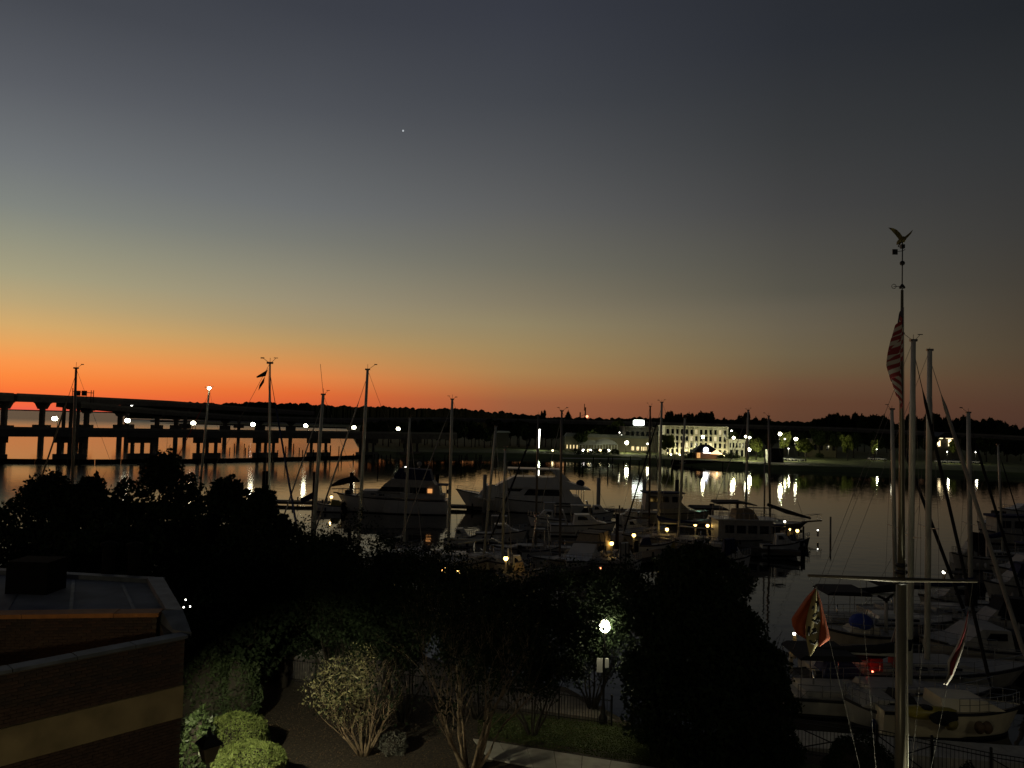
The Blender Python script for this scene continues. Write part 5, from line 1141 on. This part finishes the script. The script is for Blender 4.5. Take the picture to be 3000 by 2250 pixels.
# assumed uplight added at the pole base, outside of the view
ul = thing('assumed_spotlight', 'assumed ground spotlight added beside the flagpole base shining up', 'spotlight', (base.x+1.6, base.y-.35, 1.2))
MB().lathe((0, 0, 0), [(.09, 0), (.09, .05), (.06, .1), (.12, .3)], 10).build('housing', iron, ul)
l = bpy.data.lights.new('spot', 'SPOT'); l.energy = 5200; l.color = (1, .95, .72); l.spot_size = R(58); l.spot_blend = .5; l.shadow_soft_size = .08
lo = bpy.data.objects.new('spot', l); COL.objects.link(lo); lo.parent = ul; lo.location = (0, 0, .36)
dd = Vector((-1.5, .35, 6.5)); lo.rotation_euler = dd.to_track_quat('-Z', 'Y').to_euler()
# ------------------------------------------------------------------ flags
def cloth(name, lb, grid, mats, pick, parent_loc, uv=None):
    """grid[i][j] of world points; pick(i,j)->material index"""
    n, m_ = len(grid), len(grid[0]); o0 = Vector(parent_loc); vs = [tuple(p-o0) for row in grid for p in row]
    fs = [(i*m_+j, i*m_+j+1, (i+1)*m_+j+1, (i+1)*m_+j) for i in range(n-1) for j in range(m_-1)]
    me = bpy.data.meshes.new(name); me.from_pydata(vs, [], fs); me.update()
    for mm in mats: me.materials.append(mm)
    k = 0
    for i in range(n-1):
        for j in range(m_-1): me.polygons[k].material_index = pick(i/(n-1), j/(m_-1)); me.polygons[k].use_smooth = True; k += 1
    o = bpy.data.objects.new(name, me); COL.objects.link(o); o.location = o0
    md = o.modifiers.new('th', 'SOLIDIFY'); md.thickness = .006
    return o
fred, fwh, fbl = mat('flag_red', (.17, .014, .018), .8, var=.1), mat('flag_white', (.33, .31, .27), .8, var=.08), mat('flag_blue', (.012, .014, .03), .8, var=.1)
hoist_t, hoist_b = D(2641, 893, FY-.1), D(2640, 1052, FY-.1)
grid = []
for i in range(66):
    u = i/65; row = []
    hp = hoist_t.lerp(hoist_b, u)
    for j in range(60):
        v = j/59
        spread_ = .40*min(1, .12+1.5*(.5*u+.5*v))*(math.sin(math.pi*min(1, (.12+.88*(.5*u+.5*v))))**.8)
        fold = .5-.5*math.cos(2*math.pi*3.5*v*(1-.12*u)+.7*u)
        drop = 1.32*v*(1-.06*fold)
        xo = -spread_*(.18+.82*fold)*min(1, v*4)
        # pull back to the pole at the bottom
        row.append(hp+Vector((xo*(1-.55*max(0, u+v-1.2)), -.03-.07*math.sin(2*math.pi*3.5*v+1), -drop)))
    grid.append(row)
o = cloth('national_flag', '', grid, [fred, fwh, fbl], lambda u, v: 2 if (u < 5/13 and v < .22) else (0 if int(u*13) % 2 == 0 else 1), hoist_t)
tag(o, 'red and white striped flag hanging limp down the tall flagpole', 'flag')
# orange flag on the left yardarm
ora = mat('flag_orange', (.3, .055, .01), .8, var=.12); crm = mat('flag_cream', (.28, .24, .11), .8, var=.12); dkl = mat('flag_letter', (.015, .014, .012), .8, var=0)
def path_grid(left, right, n=28, m_=16, bulge=.12, Y=FY-.2, wav=0.0):
    def samp(pl, t_):
        s_ = t_*(len(pl)-1); i = min(int(s_), len(pl)-2); f_ = s_-i; return (pl[i][0]*(1-f_)+pl[i+1][0]*f_, pl[i][1]*(1-f_)+pl[i+1][1]*f_)
    g = []
    for i in range(n):
        a, b = samp(left, i/(n-1)), samp(right, i/(n-1)); row = []
        for j in range(m_):
            v = j/(m_-1); row.append(D(a[0]*(1-v)+b[0]*v, a[1]*(1-v)+b[1]*v, Y-bulge*math.sin(math.pi*v)+wav*math.sin(v*9+i*.2)))
        g.append(row)
    return g
org = thing('orange_flag', 'orange and cream flag with dark lettering hanging from the left yardarm', 'flag', D(2388, 1720, FY-.2))
def sub_cloth(name, g, mts, pick): o = cloth(name, '', g, mts, pick, (0, 0, 0)); o.parent = org; o.matrix_basis = chain(org).inverted(); return o
sub_cloth('orange_panel', path_grid([(2389, 1722), (2362, 1750), (2340, 1782), (2319, 1812), (2322, 1834), (2336, 1858), (2358, 1870)], [(2391, 1728), (2381, 1755), (2371, 1785), (2364, 1812), (2360, 1836), (2360, 1858), (2362, 1872)], wav=.03, Y=FY-.05), [ora], lambda u, v: 0)
sub_cloth('orange_panel', path_grid([(2392, 1728), (2398, 1762), (2402, 1800), (2402, 1835), (2400, 1866), (2398, 1892)], [(2394, 1728), (2406, 1765), (2415, 1800), (2424, 1835), (2432, 1872), (2402, 1894)], wav=.02, Y=FY-.08), [ora], lambda u, v: 0)
sub_cloth('cream_panel', path_grid([(2391, 1722), (2378, 1755), (2368, 1790), (2360, 1825), (2359, 1855), (2364, 1882), (2372, 1918), (2370, 1921)], [(2392, 1726), (2402, 1760), (2406, 1792), (2404, 1828), (2401, 1858), (2398, 1884), (2384, 1908), (2374, 1922)], wav=.02, bulge=.1, Y=FY-.12), [crm], lambda u, v: 0)
for st_ in ([(2391, 1762), (2397, 1772), (2397, 1788), (2390, 1799), (2382, 1806)], [(2384, 1775), (2380, 1785)], [(2388, 1822), (2398, 1809), (2400, 1818), (2394, 1826), (2386, 1820), (2380, 1815)], [(2380, 1846), (2390, 1842), (2391, 1850), (2382, 1852), (2378, 1858)], [(2372, 1876), (2378, 1884), (2386, 1887), (2392, 1880), (2394, 1874)], [(2370, 1835), (2368, 1850), (2370, 1862)]):
    MB().path([D(a, b, FY-.27) for a, b in st_], [.03]*len(st_), 6).build('lettering', dkl, org, world=True)
# narrow folded red and white flag on the right yard
g = path_grid([(2836, 1790), (2822, 1845), (2806, 1885), (2776, 1938), (2778, 1972), (2764, 2006)], [(2839, 1792), (2834, 1850), (2822, 1895), (2806, 1945), (2794, 1975), (2776, 2006)], 30, 18, .05, FY-.25, .05)
o = cloth('folded_flag', '', g, [fwh, fred, fbl], lambda u, v: 0 if v < .22 or v > .72 or u > .82 else (1 if v < .5 or u > .4 else 2), g[0][0]); tag(o, 'narrow folded red and white flag hanging from the right yardarm', 'flag')
g = path_grid([(2622, 1838), (2612, 1870), (2606, 1890), (2612, 1925)], [(2630, 1838), (2626, 1865), (2624, 1890), (2618, 1928)], 16, 8, .05, 44)
o = cloth('stern_flag', '', g, [fwh, fred], lambda u, v: int(v*5) % 2, g[0][0]); tag(o, 'small striped flag drooping on a boat just left of the flagpole', 'flag')
# ------------------------------------------------------------------ dark garden and riverside trees
def big_tree(lb, px, Y, ztop, rad, n=9000, leaf=.13, blobs=None, mt_=leafd, name='leafy_tree', base=1.2, trunk=.22, cone=False, cat='tree'):
    p = wl(px, Y, base); h = ztop-base; t = thing(name, lb, cat, p, 0)
    if blobs is None:
        blobs = []
        k_ = 16
        for i in range(k_):
            a = i*2.4+random.uniform(-.3, .3); f_ = (i+.5)/k_; zz = h*(.25+.68*f_)
            rr = rad*(1-f_**1.5*.8 if cone else (math.sin(math.pi*(.15+.8*f_))))
            br = rad*random.uniform(.3, .45)*(1.15-.35*f_ if cone else 1)
            blobs.append((rr*.72*math.cos(a), rr*.72*math.sin(a), min(zz, h-br*.8), br, br, br*random.uniform(.7, .95)))
        blobs.append((0, 0, h*.5, rad*.62, rad*.62, h*.3)); blobs.append((0, 0, h-rad*.35, rad*.3, rad*.3, rad*.35))
        if cone: blobs.append((0, 0, h*.2, rad*.9, rad*.9, h*.2))
    P = blob_points(blobs, n, .45)
    tw = rng.normal(size=(int(n*.03), 3)); tw[:, 2] = abs(tw[:, 2]); 
    link_mesh('crown', leaf_mesh('crown', P, leaf, mt_), t)
    mb = MB(); mb.path([(0, 0, -.1), (.05, 0, h*.25), (0, .1, h*.75)], [trunk, trunk*.75, trunk*.25], 8)
    for b in blobs[:14]: st = Vector((0, 0, h*random.uniform(.15, .4))); e_ = Vector(b[:3]); mb.path([st, st.lerp(e_, .5)+Vector((0, 0, -.2)), e_], [trunk*.4, trunk*.25, .02], 5)
    mb.build('trunk', barkd, t)
    # spiky twigs sticking out of the outline
    mb = MB()
    for k in range(90):
        b = random.choice(blobs); d_ = Vector(rng.normal(size=3)).normalized(); d_.z = abs(d_.z); s0 = Vector(b[:3])+Vector((d_.x*b[3], d_.y*b[4], d_.z*b[5]))*.8; mb.tube(s0, s0+(d_+Vector((0, 0, .5)))*random.uniform(.25, .6), .012, .004, 3)
    mb.build('twigs', barkd, t)['kind'] = 'stuff'
    return t
T_ = [('round dark riverside tree at the left edge with ragged top', 120, 36.5, 11.0, 2.5), ('dark riverside tree with low bushy head beside the left edge one', 235, 36, 11.05, 2.0), ('tallest dark riverside tree below the low bridge', 455, 38.5, 12.25, 2.7), ('dark riverside tree right of the tallest one', 640, 37, 11.1, 2.4), ('dark riverside tree dropping away by the thick pile', 745, 36, 10.7, 1.9)]
for lb, px, Y, zt, r_ in T_: big_tree(lb, px, Y, zt, r_*1.12, 19000, .145)
big_tree('dark tree mass filling the left middle behind the brick roof', 330, 33, 9.5, 4.2, 16000, .14)
big_tree('dark low tree in front of the sloping left tree edge', 830, 37, 9.0, 2.6, 12000, .12)
big_tree('dark tree below the leaning left mast', 960, 38, 8.3, 2.3, 10000, .12)
big_tree('dark tree behind the hedge beside the brick corner', 640, 33.5, 8.3, 3.2, 13000, .13)
big_tree('dark ragged tree between the left and middle garden trees', 1130, 36.5, 7.9, 2.2, 9000, .11)
# thin crowned dark garden trees (upper crepe myrtle tops)
def crepe(lb, px, Y, ztop, spread_, nst=7, seed=1, leaves=0, lm=leafy, lmsize=.05, bm_=bark, lean=0, side=None, dens=3, topleaf=0, thick=1.0, first=1.0):
    rs = random.Random(seed); p = wl(px, Y, 1.2); t = thing('crepe_myrtle', lb, 'tree', p, 0); h = ztop-1.2; tips = []
    st = MB(); tw = MB()
    def grow(b, d, L, r, lev, mb):
        d = d.normalized(); pts = [b]; rr = [r]; n = 4; cur = b.copy(); dd_ = d.copy()
        for k in range(n):
            dd_ = (dd_+Vector((rs.gauss(0, .12), rs.gauss(0, .12), rs.gauss(0, .05)+.06))).normalized(); cur = cur+dd_*L/n; pts.append(cur.copy()); rr.append(r*(1-.55*(k+1)/n))
        mb.path(pts, rr, 6 if lev < 2 else 3, cap=lev < 2)
        if lev >= 4 or L < .16: tips.append(cur); return
        for k in range(rs.choice((2, 3)) if lev < dens else 2):
            nd_ = (dd_+Vector((rs.gauss(0, .45), rs.gauss(0, .45), rs.gauss(0, .2)+.08))).normalized(); grow(cur, nd_, L*rs.uniform(.62, .85), rr[-1]*.85, lev+1, tw if lev+1 >= 2 else mb)
            if rs.random() < .55: q_ = pts[rs.choice((2, 3))]; grow(q_, (dd_+Vector((rs.gauss(0, .6), rs.gauss(0, .6), .15))).normalized(), L*.5, r*.35, lev+2, tw)
    for k in range(nst):
        a = 6.283*k/nst+rs.uniform(-.3, .3); o_ = rs.uniform(.25, 1)*spread_; b = Vector((.14*math.cos(a), .14*math.sin(a), -.05)); grow(b, Vector((o_*math.cos(a)+lean, o_*math.sin(a)*.8, 1)), h*first*rs.uniform(.33, .42), rs.uniform(.045, .07)*thick, 0, st)
    st.build('stem', bm_, t); tw.build('branches', bm_, t)
    if leaves:
        c = [tp for tp in tips if side is None or (tp.x*side > -.2 and tp.z < h*.72)]  # pale leaves on the lamp side only, lamplight painted by colour
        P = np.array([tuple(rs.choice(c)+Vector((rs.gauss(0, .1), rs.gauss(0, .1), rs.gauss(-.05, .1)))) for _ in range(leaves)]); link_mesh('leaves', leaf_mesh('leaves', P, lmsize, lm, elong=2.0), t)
    if topleaf:
        c = [tp for tp in tips]; P = np.array([tuple(rs.choice(c)+Vector((rs.gauss(0, .22), rs.gauss(0, .22), rs.gauss(0, .2)))) for _ in range(topleaf)]); link_mesh('shaded_leaves', leaf_mesh('leaves', P, .075, leafd, elong=1.8), t)  # near black leaves carry the shade of the crown
    return t
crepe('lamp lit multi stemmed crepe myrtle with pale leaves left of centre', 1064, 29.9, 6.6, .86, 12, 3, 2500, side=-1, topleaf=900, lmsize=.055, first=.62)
crepe('vase shaped crepe myrtle with bare curving stems at the bottom centre', 1376, 28.4, 7.6, .6, 10, 8, 300, topleaf=6000, thick=1.35)
crepe('dim crepe myrtle behind the lamp lit one', 1180, 33.2, 7.2, .45, 7, 14, 0, bm_=barkd, topleaf=22000)  # dim myrtles get near black bark and leaves as painted shade
crepe('dim crepe myrtle behind the vase shaped one', 1400, 33.8, 6.5, .5, 7, 21, 0, bm_=barkd, topleaf=24000)
crepe('dim crepe myrtle left of the bright street lamp', 1560, 32.2, 6.5, .55, 8, 33, 0, bm_=barkd, topleaf=26000)
crepe('dim crepe myrtle added to darken the water just behind the bright street lamp', 1735, 35.3, 6.3, .5, 8, 57, 0, bm_=barkd, topleaf=24000)  # extra tree, added to hide pale water behind the lamp
crepe('dim crepe myrtle behind the lit one beside the fence', 985, 35.5, 8.0, .5, 7, 41, 0, bm_=barkd, topleaf=20000)
# conical dark tree right of the lamp
t3 = big_tree('wide dark conical tree right of the bright street lamp', 2035, 30.2, 9.6, 3.3, 52000, .115, cone=True, trunk=.2)
big_tree('small dark tree leaning out at the right of the conical tree', 2215, 30.3, 5.9, 1.45, 9000, .1)
big_tree('low dark shrub at the foot of the conical tree', 2240, 28.5, 3.7, 1.35, 8000, .1, name='dark_shrub', cat='shrub', trunk=.06)
# ------------------------------------------------------------------ shrubs
boxm = mat('boxwood_leaf', (.125, .16, .045), .6, var=.35, scale=5, spec=.2)
def mound(lb, px, Y, zt, r_, n, leaf, mt_, name='clipped_shrub', sq=1.0, grp=None, stem=True, smooth=False):
    p = wl(px, Y, 1.2); h = zt-1.2; t = thing(name, lb, 'shrub', p, 0, grp)
    P = blob_points([(0, 0, h*.42, r_*sq, r_, h*.58), (r_*.4, -.1, h*.36, r_*.6, r_*.6, h*.5), (-r_*.4, .1, h*.38, r_*.6, r_*.6, h*.52)], n, .82)
    if smooth:
        d = rng.normal(size=(n, 3)); d /= np.linalg.norm(d, axis=1)[:, None]; d = np.sign(d)*np.abs(d)**.85; lum = 1+.02*np.sin(d[:, 0]*6+px)*np.cos(d[:, 1]*5)+.03*np.sin(d[:, 2]*11+d[:, 0]*9); P = np.array([0, 0, h*.45])+d*(lum*(rng.uniform(.9, 1.0, n)+.05*rng.uniform(0, 1, n)**9))[:, None]*np.array([r_, r_, h*.55]); P = P[P[:, 2] > -.05]
    link_mesh('foliage', leaf_mesh('foliage', P, leaf, mt_, elong=2.2), t)
    vs = MB().ball((0, 0, h*.4), 1, 14, 9); sc = []; vs.v = [(a*r_*sq*.86, b*r_*.86, (c-h*.4)*h*.5+h*.4) for a, b, c in vs.v]; vs.build('inner_twigs', barkd, t); return t
mound('front clipped round shrub glowing yellow green below the lantern', 722, 26.3, 2.95, 1.28, 22000, .042, boxm, smooth=True)
mound('rear clipped round shrub behind the front glowing one', 684, 28.8, 2.95, 1.2, 16000, .042, boxm, smooth=True)
mound('small grey green shrub between the broadleaf shrub and the clipped ones', 612, 29.4, 2.7, .6, 3500, .05, mat('grey_leaf', (.06, .09, .05), .7, var=.4, scale=3))
mound('upright broadleaf shrub with shiny leaves at the brick corner', 572, 27.2, 3.75, .55, 3200, .085, mat('glossy_leaf', (.055, .085, .03), .45, var=.4, scale=4), 'broadleaf_shrub')
mound('tall leafy hedge shrub behind the brick corner', 590, 31.5, 4.6, 1.15, 9000, .07, mat('hedge_leaf', (.03, .05, .014), .7, var=.4, scale=2), 'leafy_shrub')
mound('wide dim leafy shrub before the left part of the iron fence', 680, 32.2, 4.2, 1.1, 9000, .07, mat('hedge_leaf', (.03, .05, .014)), 'leafy_shrub')
0 and mound('climbing ivy strip along the edge of the brick corner', 548, 24.4, 5.6, .16, 900, .06, leafg, 'ivy')
mound('tan leaved shrub above the left iron fence', 800, 38.6, 4.3, 1.0, 3500, .09, mat('tan_leaf', (.16, .12, .05), .8, var=.4, scale=3), 'leafy_shrub')
mound('black round shrub left of the flagpole base', 2515, 26.8, 3.6, 1.15, 9000, .06, leafd)
mound('pointed black shrub right of the flagpole base', 2835, 26.2, 3.0, .42, 4000, .05, leafd)
mound('black shrub at the bottom right corner', 2975, 25.2, 3.1, 1.0, 7000, .06, leafd)
mound('small grey stone grass clump beneath the lit crepe myrtle', 1150, 30.2, 1.95, .55, 2500, .05, mat('grey_tuft', (.12, .12, .10), .8, var=.3), 'grass_clump')
# lawn blades
P = []
while len(P) < 26000:
    px = random.uniform(1400, 2350); py = random.uniform(2095, 2260); v = G(px, py, 1.2)
    lo_ = 2165+(px-1385)*.16
    if py < lo_-6 and py > 2080+(px-1430)*.1: P.append((v.x, v.y, 1.23))
me = leaf_mesh('lawn_grass', P, .035, mat('grass_blade', (.05, .07, .015), .9, var=.4, scale=2), elong=1.6)
o = link_mesh('lawn_grass', me); tag(o, 'short grass of the dim lawn', kind='stuff')
P = [(random.uniform(-11, 4), random.uniform(26, 35), 1.215) for _ in range(9000)]
me = leaf_mesh('leaf_litter', P, .03, mat('litter', (.13, .08, .04), .9, var=.5, scale=3), flat=.7); o = link_mesh('leaf_litter', me); tag(o, 'fallen leaves scattered on the mulch', kind='stuff')

# unseen tall lamp added behind the viewpoint as frontal fill
t = street_lamp(-5.5, -5.0, 12.5, 'tall lamp added behind the viewpoint as frontal fill', 0, r=.2)
point('bulb', (-5.5, -4.6, 12.2), 1300, (1, .84, .5), .2, t)
ls = thing('light_string', 'three tiny white lights in a triangle in the dark beyond the brick roof corner', 'string lights', D(545, 1770, 30))
for px, py in ((544, 1757), (538, 1779), (557, 1777)): MB().ball(D(px, py, 30), .03, 8, 5).build('bulb', wht2, ls, world=True)
MB().path([D(544, 1757, 30), D(538, 1779, 30), D(557, 1777, 30), D(575, 1790, 32)], [.008]*4, 4).build('wire', iron, ls, world=True)
